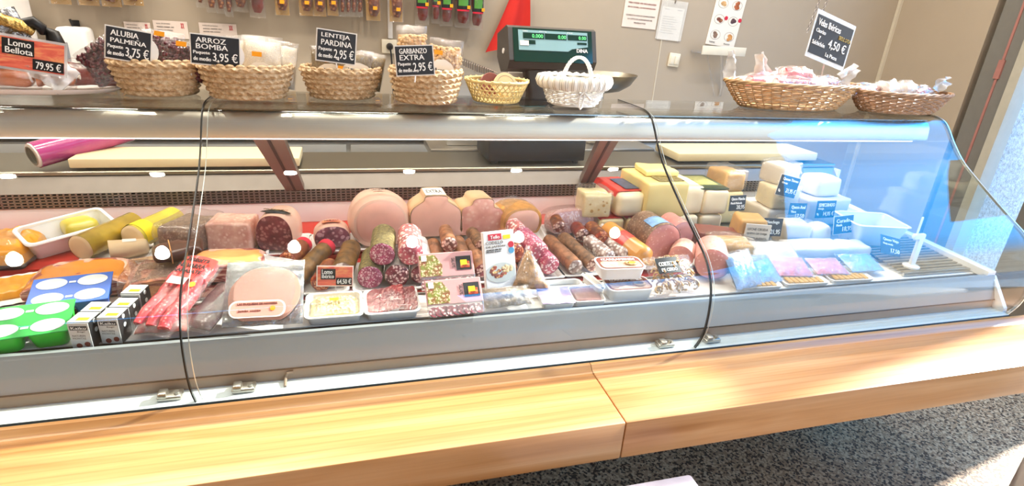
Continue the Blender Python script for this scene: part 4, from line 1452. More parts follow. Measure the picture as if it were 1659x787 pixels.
def carton(label, x, y, z, rz):
    t = thing('dessert_carton', label, 'carton', (x, y, z), (0, 0, rz), 'grey and black dessert cartons')
    wd, dp, h = .044, .046, .066
    obj('box', MB().rbox((0, dp / 2, h / 2), (wd, dp, h), .0012, 1), M['black'], t, 30)
    fr_ = obj('front_panel', MB().box((0, -.0004, h / 2), (wd - .002, .001, h - .002)).box((0, dp / 2, h + .0004), (wd - .002, dp - .002, .001)), M['cartong'], t, 0)
    pr_ = MB().box((0, -.0012, h * .80), (wd * .8, .0008, h * .15))
    obj('brand_panel', pr_, M['chalk'], fr_, 0)
    tm, tk = MB(), MB()
    text(tm, 'Kaiku', -wd * .34, h * .755, wd * .68, h * .10, None, .002, bold=.0003)
    text(tk, 'Begi!', -.004, h * .62, wd * .36, h * .07, None, .0012)
    text(tk, 'NATUREN', -wd * .36, h * .47, wd * .6, h * .07, None, .0012)
    text(tk, 'MONTXE', -wd * .36, h * .37, wd * .6, h * .07, None, .0012)
    obj('lettering', tm, M['chalkw'], fr_, 0)
    obj('lettering', tk, M['greyink'], fr_, 0)
    obj('fruit_print', MB().lathe([(.006, 0), (.006, .0008)], 14, TR(-.006, -.0009, h * .13) @ RX(PI / 2)).lathe([(.006, 0), (.006, .0008)], 14, TR(.011, -.0009, h * .19) @ RX(PI / 2)), M['tubbrown'], fr_, 40)
    obj('orange_sticker', MB().box((.004, dp * .32, h + .0012), (.024, .012, .0008)), M['orange'], t, 0)
    sm = MB()
    for kk in (.28, .6):
        sm.lathe([(.0055, 0), (.0055, .0008)], 14, TR(wd / 2 + .0003, dp * .45, h * kk + .02) @ RY(PI / 2))
    obj('roundel', sm, M['lid'], t, 40)
    return t


c0 = carton('grey and black carton, front left of the four cartons', -.590, 1.288, L1, math.radians(-9))
dup(c0, (-.538, 1.300, L1), 'grey and black carton, front right of the four cartons')
dup(c0, (-.582, 1.336, L1), 'grey and black carton, back left of the four cartons')
dup(c0, (-.530, 1.348, L1), 'grey and black carton, back right of the four cartons')
tc2 = dup(c0, (-.521, 1.400, L1 + .008), 'fifth grey and black carton, nearest the red vacuum pack')


def vacpack(label, M_, wd, h, th, inner, name, cat, group, filmm='vac', sd=0.0, lab=None, n=12):
    t = thing_m(name, label, cat, M_, group)
    obj('contents', pillow(MB(), wd * .9, h * .88, th, n, sd, .006), M[inner], t, 70)
    obj('film', pillow(MB(), wd, h, th + .005, n + 2, sd, .006, .001), M[filmm], t, 70)
    return t


# lying packs: local XZ plane turned to face up: RX(-90 + lean)
def lay(x, y, z, rz, lean):
    return TR(x, y, z) @ RZ(rz) @ RX(math.radians(-lean))


t = thing_m('red_sausage_pack', 'bright red vacuum pack of sausages with a white and black printed end', 'vacuum pack', lay(-.415, 1.395, L1 + .068, math.radians(-26), 68))
sm = MB()
for k in range(3):
    x = -.031 + k * .031
    sm.tube([(x + .002 * math.sin(3 * i + k), -.004 - .004 * math.sin(i * .9), -.105 + .0175 * i) for i in range(13)], [.010 + .0095 * math.sin(PI * min(1, max(0.05, i / 12))) ** .5 for i in range(13)], 10)
obj('sausages', sm, M['sausred'], t, 60)
obj('film', pillow(MB(), .115, .25, .040, 14, 4.2, .005, .001), M['vac'], t, 70)
o_ = obj('print_panel', MB().grid(lambda u, v: ((u - .5) * .092, -.0265 + .012 * (2 * u - 1) ** 2, .030 + v * .075), 10, 4), M['redwrap'], t, 60)
tm = MB()
for k, (s_, z_, hh) in enumerate((('Chistorra', .084, .015), ('NAVARRA', .063, .013), ('SARASATE', .046, .010))):
    text(tm, s_, -.036, z_, .072, hh, TR(0, -.0275, 0), .001, bold=.0008)
obj('lettering', tm, M['blackink'], o_, 0)
obj('white_label', MB().box((-.006, -.0285, .018), (.045, .001, .022)), M['parch'], t, 0)
obj('yellow_sticker', MB().lathe([(.008, 0), (.008, .001)], 16, TR(.034, -.024, .015) @ RX(PI / 2)), M['yellow'], t, 40)
vacpack('clear vacuum pack of brown round slices below the red pack', lay(-.435, 1.325, L1 + .032, math.radians(-4), 75), .12, .075, .022, 'jerky', 'meat_pack', 'vacuum pack', 'clear vacuum packs', sd=2.2)
vacpack('dark violet vacuum packed meat between the red pack and the ham pack', lay(-.335, 1.36, L1 + .045, math.radians(-28), 72), .085, .16, .024, 'jerkyv', 'meat_pack', 'vacuum pack', 'clear vacuum packs', sd=6.2)
# ham slices bag
t = thing_m('ham_slice_pack', 'silver edged bag of sliced pink ham with a pink label', 'ham pack', lay(-.218, 1.352, L1 + .078, math.radians(-3), 46))
obj('foil_back', pillow(MB(), .180, .165, .006, 14, 3.3, .004, .001), M['silver'], t, 70)
sl = MB()
for k in range(4):
    sl.loft([[(x * (1 - .01 * k) + .004 * k - .002, -.006 - .0035 * k - d_, z - .072 + .003 * k) for x, z in outline(.155, .13, 2.3, .06)] for d_ in (0, .003)])
obj('ham_slices', sl, M['ham_pink'], t, 40)
obj('film', MB().grid(lambda u, v: ((u - .5) * .182, -.024 * (1 - abs(2 * u - 1) ** 4) * (1 - abs(2 * v - 1) ** 4) - .004 - .005 * fn((u, v, 0), 5, 3), (v - .5) * .168), 22, 20), M['vac'], t, 70)
lb = obj('label', MB().loft([rrect(.125, .042, .018, 0, 5), rrect(.125, .042, .018, .0012, 5)], m=TR(-.008, -.0295, -.05) @ RX(PI / 2)), M['parch'], t, 30)
obj('label_print', MB().loft([rrect(.117, .035, .015, 0, 5), rrect(.117, .035, .015, .0008, 5)], m=TR(-.008, -.0303, -.05) @ RX(PI / 2)), plain('pink_print', '#f0a796', .5), lb, 30)
tm = MB()
text(tm, 'LAS DUQUESAS DE NAVARRA', -.052, -.041, .088, .006, TR(0, -.031, 0), .0012, bold=.0003)
text(tm, 'Jamón cocido', -.05, -.058, .05, .006, TR(0, -.031, 0), .0012)
obj('lettering', tm, M['tubbrown'], lb, 0)
obj('yellow_sticker', MB().lathe([(.006, 0), (.006, .0012)], 14, TR(.026, -.031, -.050) @ RX(PI / 2)), M['orange'], lb, 40)

# trays of sliced and grated food
def food_tray(label, x, y, wd, dp, food, foodmb, foodname, group, rz=0, h=.026, sticker=None):
    t = thing('sealed_tray', label, 'food tray', (x, y, L1 + .005), (math.radians(4), 0, rz), group)
    obj('tray', MB().loft([rrect(wd * .86, dp * .82, .012, 0), rrect(wd - .010, dp - .010, .014, h - .003), rrect(wd, dp, .016, h - .003), rrect(wd, dp, .016, h), rrect(wd - .014, dp - .014, .014, h), rrect(wd * .83, dp * .79, .012, .004)]), M['plast'], t, 40)
    obj(foodname, foodmb, M[food], t, 60)
    obj('film', MB().grid(lambda u, v: ((u - .5) * wd, (v - .5) * dp, h + .008 + .006 * (1 - (2 * u - 1) ** 4) * (1 - (2 * v - 1) ** 4) + .003 * fn((u, v, 0), 6, x * 9)), 14, 12), M['film'], t, 60)
    if sticker:
        obj('sticker', MB().box((sticker[0], sticker[1], h + .0155), (.022, .012, .001)), M[sticker[2]], t, 0)
    return t


M['grate'] = fatty('grated_yellow', '#d9c178', '#f3e6b8', 150, .4, .12, '#bfa860', bump=.5)
fm = MB().grid(lambda u, v: ((u - .5) * .118, (v - .5) * .086, .006 + (.022 + .010 * abs(fn((u * .12, v * .1, 0), 160))) * min(1, 5 * min(u, 1 - u, v, 1 - v) + .2)), 40, 34)
food_tray('white tray of pale yellow grated salad with a yellow sticker', -.058, 1.358, .142, .120, 'grate', fm, 'grated_food', 'sealed food trays', sticker=(.0, .0, 'yellow'))
fm = MB()
for r_i in range(4):
    for k in range(7):
        x, y = -.048 + k * .016 + .003 * RND.random(), -.030 + r_i * .021 + .004 * RND.random()
        fm.lathe([(.019, 0), (.019, .0022)], 14, TR(x, y, .020 + .0025 * k % .012 + .002 * r_i) @ RY(math.radians(-28)) @ RX(math.radians(10 * RND.random())))
food_tray('white tray of thin sliced red chorizo', .085, 1.356, .142, .120, 'slice', fm, 'chorizo_slices', 'sealed food trays')
# sleeves of salami packs
def sleeve(label, x, y, z, lean, rz, low):
    t = thing_m('salami_pack', label, 'salami pack', lay(x, y, z, rz, lean), 'salami packs with pink sleeves')
    wd, h = .150, .092
    cdm = obj('sleeve', MB().rbox((0, 0, .012), (wd, .006, h - .024), .002, 1), M['pinkcard'], t, 30)
    obj('tray', MB().loft([rrect(wd - .004, .020, .005, -h / 2 - .006), rrect(wd, .024, .006, -.022)], m=TR(0, 0, 0)), M['acryl'], t, 40)
    sl_ = MB()
    for k in range(9):
        sl_.lathe([(.014, 0), (.014, .003)], 14, TR(-.06 + k * .015, -.005, -h / 2 + .006) @ RX(math.radians(80)) @ RY(math.radians(8)))
    obj('salami_slices', sl_, M['sal_dark'], t, 40)
    obj('food_photo', MB().loft([[(-.072 + px_ * .06, -.0036, -.018 + pz * .058) for px_, pz in ((0, 0), (.95, 0), (1, .5), (.7, 1), (0, 1))], [(-.072 + px_ * .06, -.0044, -.018 + pz * .058) for px_, pz in ((0, 0), (.95, 0), (1, .5), (.7, 1), (0, 1))]]), M['salad'], cdm, 0)
    obj('window', MB().box((.047, -.0038, .013), (.042, .0012, .038)), M['blackink'], cdm, 0)
    obj('window_meat', MB().box((.050, -.0046, .008), (.026, .0008, .018)), M['sal_chor'], cdm, 0)
    obj('yellow_sticker', MB().box((.047, -.0052, .014), (.018, .001, .014)), M['yellow'], cdm, 0)
    obj('barcode', MB().box((-.06, -.0052, .032), (.014, .0008, .016)), M['parch'], cdm, 0)
    tm_ = MB()
    text(tm_, 'SALAMI', 0, 0, .026, .009, TR(.014, -.0042, .028) @ RY(PI / 2), .0008)
    obj('lettering', tm_, M['blackink'], cdm, 0)
    return t


sleeve('pink sleeved salami pack, upper of the two', .235, 1.385, L1 + .098, 38, math.radians(3), 0)
sleeve('pink sleeved salami pack, lower of the two, with slices showing', .245, 1.315, L1 + .052, 42, math.radians(3), 1)
# white card pack standing
p = at(806, 420, y=1.42)
t = thing('ready_meal_pack', 'tall white card pack with a plate of meat and potatoes on it', 'card pack', (.392, 1.372, L1 + .012), (math.radians(-17), 0, math.radians(10)))
wd, h = .093, .182
bd = obj('carton', MB().rbox((0, .008, h / 2), (wd, .016, h), .0015, 1), M['tello'], t, 30)
obj('brand_panel', MB().box((-.012, -.0004, h * .915), (.040, .001, .017)), M['redink'], bd, 0)
tm = MB()
text(tm, 'Tello', -.026, h * .888, .028, .0095, None, .0016, bold=.0006)
obj('lettering', tm, M['chalkw'], bd, 0)
tm = MB()
text(tm, 'CODILLO', -.040, h * .805, .052, .0085, None, .001)
text(tm, 'DE JAMÓN', -.040, h * .745, .058, .0085, None, .001)
obj('lettering', tm, M['greyink'], bd, 0)
tm = MB()
text(tm, 'ASADO EN SU', -.040, h * .708, .046, .0045, None, .001, bold=.0004)
text(tm, 'PROPIO JUGO', -.040, h * .675, .044, .0045, None, .001, bold=.0004)
obj('lettering', tm, M['blackink'], bd, 0)
obj('yellow_sticker', MB().box((.024, -.0004, h * .90), (.022, .001, .011)), M['yellow'], bd, 0)
obj('red_roundel', MB().lathe([(.009, 0), (.009, .001)], 18, TR(.036, -.0001, h * .775) @ RX(PI / 2)), M['redink'], bd, 40)
obj('blue_roundel', MB().lathe([(.009, 0), (.009, .001)], 18, TR(.036, -.0001, h * .685) @ RX(PI / 2)), M['blueink'], bd, 40)
obj('plate_print', MB().lathe([(.045, 0), (.045, .0008)], 32, TR(.0, -.0001, h * .36) @ RX(PI / 2) @ SCL(1, .62, 1)), M['lid'], bd, 40)
dm = MB()
for k in range(22):
    a, rr = RND.random() * 6.3, RND.random() ** .5 * .024
    dm.ball((-.008 + rr * math.cos(a), -.0012, h * .38 + rr * .6 * math.sin(a)), (.007, .0009, .005), 8, 4)
obj('meat_print', dm, M['dish'], bd, 60)
dm = MB()
for k in range(12):
    a, rr = RND.random() * 6.3, RND.random() ** .5 * .015
    dm.ball((.02 + rr * math.cos(a), -.0014, h * .41 + rr * .6 * math.sin(a)), (.006, .0009, .005), 8, 4)
obj('potato_print', dm, M['cream'], bd, 60)
obj('seal_print', MB().tube([(.007 * math.cos(a), -.0006, h * .085 + .007 * math.sin(a)) for a in [2 * PI * i / 20 for i in range(20)]], .0008, 6, True), M['greyink'], bd, 60)
# dark pack at the foot of it
vacpack('clear pack of grey brown mussels below the white card pack', lay(.385, 1.322, L1 + .034, math.radians(2), 66), .15, .07, .026, 'mussel', 'seafood_pack', 'vacuum pack', 'clear vacuum packs', sd=9.1)
# triangular snack bag
t = thing_m('snack_bag', 'triangular clear bag of golden brown dried skins', 'snack bag', lay(.475, 1.405, L1 + .065, math.radians(-8), 40))
def tri(sgn, k=1.0):
    def g(u, v):
        wv = (1 - v * .92)
        a = 2 * u - 1
        e = (1 - a * a) * max(0, 1 - v) * min(1, v * 8 + .1)
        return (a * .055 * wv * k, sgn * (.001 + .022 * k * e ** .6) + .004 * fn((u, v, sgn), 5), -.05 + v * .115 * k)
    return g
obj('contents', MB().grid(tri(-1), 16, 16).grid(tri(1), 16, 16), M['skins'], t, 70)
obj('film', MB().grid(tri(-1, 1.12), 16, 16).grid(tri(1, 1.12), 16, 16), M['film'], t, 70)
# flat empty tray, and packs, one with a violet reflection painted into its film
tray('shallow empty white tray behind the flat meat packs', .583, 1.405, L1 + .001, .12, .05, .02, 0, 'tub', name='plastic_tray')
g_ = 'flat red meat packs with shiny film'
for k, (x, y, lab) in enumerate(((.535, 1.335, 'left'), (.63, 1.337, 'right'))):
    t = thing('flat_meat_pack', 'flat tray of red meat under shiny film, %s of the two' % lab, 'meat pack', (x, y, L1 + .001), (math.radians(5), 0, math.radians(-3)), g_)
    obj('tray', MB().loft([rrect(.088, .075, .01, 0), rrect(.094, .083, .012, .018), rrect(.088, .077, .012, .018), rrect(.08, .07, .01, .004)]), M['plast'], t, 40)
    obj('meat', MB().rbox((0, 0, .0115), (.078, .066, .012), .005, 2, cuts=5, fx=lambda p: p + Vector((0, 0, .003 * fn(p, 50)))), M['jerky'], t, 60)
    obj('film', MB().grid(lambda u, v: ((u - .5) * .094, (v - .5) * .083, .0205 + .002 * fn((u, v, 0), 5, k)), 10, 10), M['violetreflect'] if k == 0 else M['vac'], t, 60)
# tubs with brown label
def tubpack(label, x, y, z, rz, tilt):
    t = thing('pate_tub', label, 'tub', (x, y, z), (tilt, 0, rz), 'white tubs with brown labels')
    wd, dp, h = .142, .082, .034
    obj('tub', MB().loft([rrect(wd * .88, dp * .84, .016, 0), rrect(wd * .95, dp * .93, .018, h)]), M['plast'], t, 40)
    obj('rim', MB().loft([rrect(wd, dp, .02, h), rrect(wd, dp, .02, h + .003), rrect(wd * .93, dp * .88, .018, h + .003)], True, False), M['plast'], t, 40)
    lb_ = obj('lid_film', MB().loft([rrect(wd * .93, dp * .88, .018, h + .0025), rrect(wd * .93, dp * .88, .018, h + .004)]), M['tubbrown'], t, 30)
    obj('food_print', MB().loft([rrect(wd * .86, dp * .5, .012, h + .004, 4, 0, -dp * .15), rrect(wd * .86, dp * .5, .012, h + .0048, 4, 0, -dp * .15)]), plain('food_print', '#c9a48f', .35, var=.4, vs=40), lb_, 30)
    tr2 = MB()
    k = [(math.cos(a) * .016 + .03, math.sin(a) * .010 - dp * .13, h + .006) for a in [2 * PI * i / 20 for i in range(20)]]
    tr2.tube(k, .004, 8, True)
    obj('ring_print', tr2, M['tanbag'], lb_, 60)
    tm_ = MB()
    text(tm_, 'IZARRAMENDI', -wd * .36, dp * .16, wd * .72, dp * .15, TR(0, 0, h + .004) @ RX(-PI / 2), .001, bold=.0005)
    obj('lettering', tm_, M['chalkw'], lb_, 0)
    return t


t0 = tubpack('white tub with brown label, upper of the two', .742, 1.375, L1 + .054, math.radians(-4), math.radians(2))
obj('yellow_sticker', MB().box((.036, -.012, .0415), (.022, .014, .001)), M['yellow'], t0, 0)
tubpack('white tub with brown label, lower of the two, sticking out in front', .762, 1.345, L1 + .001, math.radians(-2), math.radians(3))
tray('empty white foam tray on edge left of the brown label tubs', .668, 1.38, L1 + .016, .03, .11, .02, math.radians(8))
# crisp bag
t = thing_m('pork_snack_bag', 'clear bag of curled pork snacks with a black and white printed badge', 'snack bag', lay(.905, 1.345, L1 + .055, math.radians(4), 50))
cm_ = MB()
for k in range(70):
    a = RND.random() * 6.28
    x, z = (RND.random() - .5) * .135, (RND.random() - .5) * .10
    yy = -.014 * (1 - (x / .07) ** 2) * (1 - (z / .055) ** 2) + (RND.random() - .5) * .01
    rr = .007 + .006 * RND.random()
    m_ = TR(x, yy, z) @ Euler((RND.random() * 1.5 + .8, RND.random() * 2, a)).to_matrix().to_4x4()
    cm_.tube([(rr * math.cos(b), rr * math.sin(b), .0035 * b) for b in [.5 * i for i in range(10)]], .0028, 6, m=m_)
o_ = obj('snacks', cm_, M['tanbag'], t, 60)
o_['kind'] = 'stuff'
obj('film', pillow(MB(), .16, .125, .046, 14, 7.7, .006, .001), M['vac'], t, 70)
bd = obj('badge', MB().grid(lambda u, v: (-.06 + u * .075, -.026 - .004 * math.sin(u * 3), -.005 + v * .05), 8, 4), M['blackink'], t, 60)
tm = MB()
text(tm, 'CORTEZAS', -.054, .018, .06, .013, TR(0, -.029, 0), .0012, bold=.0008)
text(tm, 'DE CERDO', -.050, .001, .052, .010, TR(0, -.029, 0), .0012, bold=.0006)
obj('lettering', tm, M['chalkw'], bd, 0)

for o in list(COL.objects)[N7:]:
    if o.parent is None and o.location.z < .90:
        o.location.y -= .014


# ------------------------------------------------------------------ right end of the deck: cut cheeses, packs, cards
g_ = 'cut cheeses at the right end'
def rblock(label, px, py, z, wd, dp, h, m, rz=0, y=None, **kw):
    p_ = at(px, py, z=z) if y is None else at(px, py, y=y)
    return block(label, p_.x, p_.y, z, wd, dp, h, m, 'cheese_piece', 'cheese', rz=math.radians(rz), group=g_, **kw)


# tall stacked wedge at the back beside the green label block
x = at(1188, 345, y=1.78).x
block('tall cream cheese piece behind the green label block', x, 1.80, L3, .095, .14, .13, 'cheese', 'cheese_piece', 'cheese', rz=0, r=.01, group=g_, taper=1.0)
block('tan rind cheese piece on top of the tall cream one', x, 1.80, L3 + .131, .10, .13, .075, 'cheeser', 'cheese_piece', 'cheese', rz=math.radians(4), r=.014, group=g_, wrap='film', taper=.93)
block('brown red cheese block before the cheese stack', 1.215, 1.545, L2, .15, .105, .075, 'cheesebr', 'cheese_piece', 'cheese', rz=math.radians(-22), r=.006, group=g_)
block('tan wrapped cheese block in front of the brown red one', 1.19, 1.435, L2, .14, .095, .085, 'cheeser', 'cheese_piece', 'cheese', rz=math.radians(-14), r=.016, group=g_, wrap='film', amp=.005)
t = block('cream cheese wedge with a printed white side', 1.335, 1.535, L2, .11, .11, .125, 'cheeser', 'cheese_piece', 'cheese', rz=math.radians(-18), r=.012, group=g_, taper=.86)
o_ = obj('printed_side', MB().rbox((.012, -.002, .062), (.088, .004, .108), .0015, 1), M['cheesew'], t, 30)
tm = MB()
for k in range(5):
    text(tm, ('QUESO DE OVEJA', 'LECHE CRUDA', 'CURADO', 'QUESO DE OVEJA', 'LECHE CRUDA')[k], -.024, .025 + k * .017, .07, .009, TR(0, -.0042, 0), .001)
obj('lettering', tm, M['greyink'], o_, 0)
# back stack
sx_ = at(1258, 400, y=1.74).x
block('cream cheese piece at the bottom of the back stack', sx_, 1.74, L3, .17, .17, .075, 'cheesew', 'cheese_piece', 'cheese', rz=math.radians(6), r=.01, group=g_)
block('pinkish cheese piece in the middle of the back stack', sx_ - .02, 1.73, L3 + .076, .115, .12, .085, 'cheese2', 'cheese_piece', 'cheese', rz=math.radians(-6), r=.012, group=g_, wrap='film')
block('small cheese piece on top of the back stack', sx_ + .012, 1.77, L3 + .163, .105, .11, .075, 'cheesew', 'cheese_piece', 'cheese', rz=math.radians(10), r=.012, group=g_, wrap='film')
block('pale wedge lying right of the back stack', sx_ + .20, 1.76, L3, .14, .15, .085, 'cheesew', 'cheese_piece', 'cheese', rz=math.radians(-10), r=.01, group=g_, taper=.8)
sx2 = at(1335, 395, y=1.70).x
block('wide white cheese piece under the small round one', sx2, 1.73, L3, .20, .14, .115, 'cheesew', 'cheese_piece', 'cheese', rz=math.radians(2), r=.01, group=g_, taper=1.1)
block('small white cheese piece on the wide white one', sx2 + .005, 1.75, L3 + .117, .125, .11, .075, 'cheesew', 'cheese_piece', 'cheese', rz=math.radians(3), r=.014, group=g_, taper=.95)
block('white wrapped cheese piece behind the card reading 21,95', 1.545, 1.552, L2, .10, .09, .095, 'cheesew', 'cheese_piece', 'cheese', rz=math.radians(-14), r=.012, group=g_, wrap='film')
block('pinkish wedge leaning between the price cards', 1.675, 1.565, L2, .15, .08, .075, 'cheese2', 'cheese_piece', 'cheese', rz=math.radians(16), r=.014, group=g_, taper=.75)
block('low lilac white cheese slab in the middle of the right end', 1.56, 1.442, L2, .22, .10, .05, 'cheesew', 'cheese_piece', 'cheese', rz=math.radians(-4), r=.008, group=g_)
block('low white cheese end right of the low slab', 1.735, 1.452, L2, .11, .09, .042, 'cheesew', 'cheese_piece', 'cheese', rz=math.radians(-8), r=.016, group=g_)
t = thing('clear_tub', 'large clear square tub right of the price cards', 'tub', (1.885, 1.57, L2), (0, 0, math.radians(-14)))
obj('shell', MB().loft([rrect(.15, .12, .02, 0), rrect(.20, .165, .022, .10), rrect(.194, .159, .02, .10), rrect(.144, .114, .018, .004)]), M['tub'], t, 40)
obj('rim', MB().loft([rrect(.20, .165, .022, .097), rrect(.212, .177, .024, .10), rrect(.20, .165, .022, .103), rrect(.192, .157, .02, .10)], False, False), M['plast'], t, 40)
# packs in front
vacpack('blue printed pack with white drawing just right of the glass joint', lay(1.15, 1.33, L1 + .055, math.radians(12), 42), .12, .13, .03, 'bluebag', 'printed_pack', 'pack', 'printed packs at the right end', sd=1.3)
vacpack('blue and white printed pack, second from the glass joint', lay(1.235, 1.36, L1 + .038, math.radians(4), 60), .14, .12, .026, 'bluebag', 'printed_pack', 'pack', 'printed packs at the right end', sd=3.3)
vacpack('white crumpled cheese pack behind the blue packs', lay(1.37, 1.46, L2 + .035, math.radians(-8), 66), .19, .12, .04, 'parch', 'printed_pack', 'pack', 'printed packs at the right end', sd=5.3)
vacpack('pink and white pack of sliced meat', lay(1.37, 1.372, L1 + .034, math.radians(-10), 70), .13, .10, .02, 'pinkbag', 'printed_pack', 'pack', 'printed packs at the right end', sd=7.3)
vacpack('violet pink pack of sliced meat, right of the pink and white one', lay(1.51, 1.365, L1 + .030, math.radians(-6), 74), .13, .09, .018, 'pinkbag', 'printed_pack', 'pack', 'printed packs at the right end', sd=8.3)
vacpack('light blue crumpled pack, right of the pink packs', lay(1.655, 1.37, L1 + .032, math.radians(-4), 74), .14, .10, .02, 'bluebag', 'printed_pack', 'pack', 'printed packs at the right end', sd=9.3)
for k, (x, lab) in enumerate(((1.20, 'nearest the glass joint'), (1.38, 'in the middle'), (1.56, 'right end'))):
    t = thing('flat_white_tray', 'flat white foam tray of brown sliced food at the front edge, %s' % lab, 'food tray', (x, 1.315, L1 + .001), (math.radians(3), 0, math.radians(-3)), 'flat white trays at the front edge')
    obj('tray', MB().loft([rrect(.15, .04, .01, 0), rrect(.165, .048, .012, .012), rrect(.158, .042, .012, .012), rrect(.14, .034, .01, .003)]), M['styro'], t, 40)
    sm = MB()
    for j in range(7):
        sm.rbox((-.055 + j * .018, 0, .0125), (.015, .034, .006), .002, 1, TR(0, 0, 0) @ RZ(.05 * (j % 3 - 1)))
    obj('slices', sm, M['cheeser'], t, 40)
# pegged white holder and slatted end
t = thing('ticket_holder', 'white upright plastic ticket holder on a round foot near the right end', 'holder', (1.855, 1.345, L1 + .015))
obj('foot', MB().lathe([(.026, 0), (.026, .006), (.010, .012)], 20), M['plast'], t, 40)
obj('post', MB().rbox((0, 0, .06), (.022, .012, .10), .003), M['plast'], t, 40)
obj('clip', MB().rbox((-.012, 0, .115), (.05, .016, .02), .006).rbox((-.024, .0, .15), (.006, .006, .07), .002), M['plast'], t, 40)
sl = thing('slatted_shelf', 'brown metal slatted shelf at the right end of the deck', 'rack', (1.935, 1.44, L1 + .002))
for k in range(9):
    pass
fm = MB().box((0, -.130, .006), (.30, .008, .010)).box((0, .130, .0265), (.30, .008, .010))
obj('frame', fm, M['steel'], sl, 0)
sm = MB()
for k in range(14):
    sm.box((0, -.120 + k * .0185, .010 + k * .0014), (.29, .012, .004))
obj('slats', sm, M['slatbrown'], sl, 0)
# price cards, dark blue slate
def pc(label, px, py, y, wd, h, rows, rot=(0, 0, 0), **kw):
    p_ = at(px, py, y=y)
    return price_sign(label, p_, wd, h, rows, 'slate', (math.radians(rot[0]), math.radians(rot[1]), math.radians(rot[2])), kw.get('stem', .02), group='slate price cards on the cheeses', border=(.004, .004) if kw.get('b') else None)


M['slate'] = plain('slate_blue_card', '#27323f', .4, var=.06)
kg = ('Kg.', -.44, -.36, .10, .16)
pc('slate price card reading Queso Mancha 20,95 beside the green label block', 1195, 329, 1.70, .078, .058, [('Queso Mancha', -.42, .16, .84, .22), ('Mezcla Madurado', -.44, -.06, .7, .14), ('20,95', -.05, -.42, .5, .30)], (-8, 2, 8))
pc('slate price card reading Tierno Oveja 21,95 on the back stack', 1277, 302, 1.72, .085, .078, [('Queso Tierno', -.38, .24, .8, .16), ('Oveja', -.38, .06, .3, .12), ('21,95 €', -.06, -.34, .52, .26), kg], (-8, 12, -6), b=1)
pc('small slate price card high behind the back stack', 1288, 278, 1.86, .075, .05, [('Queso', -.36, .1, .6, .24), ('19,95', -.06, -.36, .5, .3)], (-8, -12, 0))
pc('slate price card reading Queso Azul 17,50', 1292, 343, 1.66, .085, .066, [('Queso Azul', -.40, .14, .8, .22), ('Vaca', -.40, -.06, .3, .14), ('17,50', -.10, -.40, .52, .28)], (-8, 4, 4))
pc('slate price card reading Semicurado 14,95', 1338, 339, 1.68, .090, .068, [('SEMICURADO', -.42, .16, .84, .2), ('Oveja', -.42, -.04, .3, .14), ('14,95 €', -.10, -.40, .54, .28), kg], (-6, 0, 0))
pc('slate price card reading Manchego 21,95 in front of the wrapped piece', 1252, 368, 1.55, .080, .064, [('Manchego', -.40, .16, .7, .22), ('Oveja', -.40, -.04, .3, .14), ('21,95', -.10, -.42, .5, .30), kg], (-10, 4, 0), stem=.03)
pc('white edged slate price card reading Curado 18,95', 1367, 364, 1.56, .085, .066, [('Curado', -.40, .14, .7, .22), ('Mezcla', -.40, -.06, .3, .14), ('18,95', -.06, -.40, .5, .30)], (-10, -4, 0), b=1, stem=.035)
pc('slate price card reading 17,50 lying tilted by the slatted shelf', 1443, 398, 1.42, .100, .066, [('Queso Viejo', -.40, .18, .8, .2), ('Oveja curado', -.40, -.02, .5, .14), ('17,50', .0, -.40, .44, .26)], (-30, 14, 0), stem=.02)


# ------------------------------------------------------------------ on the glass shelf
GT = 1.2905


def rope_basket(label, x, y, z, rx, ry, h, rows=6, flare=.74, seed=0, rz=0, group='rope baskets of pulses on the glass shelf'):
    t = thing('rope_basket', label, 'basket', (x, y, z), (0, 0, rz), group)
    nseg, per = 28, 7
    N = nseg * per
    rings = []
    sub = 5
    tot = rows * sub
    for i in range(tot + 1):
        u = i / tot
        row = min(rows - 1, int(u * rows))
        ph = (u * rows - row)
        bulge = math.sin(PI * ph) if i < tot else 0
        s_ = flare + (1 - flare) * (u ** .8)
        ring = []
        for j in range(N):
            a = 2 * PI * j / N
            st = (j / per + row * .5 + ph * .9 + .3 * fn((row, j * .02, 0), 3, seed))
            tw = abs(math.sin(PI * st))
            d_ = .0068 * bulge * (.45 + .75 * tw) + .002 * fn((math.cos(a) * 4, math.sin(a) * 4, i * .5), 1.5, seed)
            zz = u * h + .0025 * math.sin(2 * PI * st) * bulge + .003 * fn((math.cos(a), math.sin(a), 0), 2, seed + 5) * u
            ring.append((math.cos(a) * (rx * s_ + d_), math.sin(a) * (ry * s_ + d_), zz + .001))
        rings.append(ring)
    mb = MB().loft(rings, True, False)
    inner = [[(p[0] * .93, p[1] * .92, p[2]) for p in rings[-1]], [(math.cos(2 * PI * j / N) * rx * flare * .92, math.sin(2 * PI * j / N) * ry * flare * .92, .008) for j in range(N)]]
    mb.loft([rings[-1]] + inner, False, True)
    obj('wall', mb, M['straw'], t, 70)
    rim = MB()
    for j in range(nseg):
        a = 2 * PI * j / nseg
        c_ = Vector((math.cos(a) * rx * .975, math.sin(a) * ry * .97, h + .001))
        m_ = TR(c_) @ RZ(a + PI / 2 + .0) @ RX(.5)
        rim.ball((0, 0, 0), (.013 * rx / .12, .0055, .0065), 8, 5, m_)
    obj('rim', rim, M['straw'], t, 70)
    return t


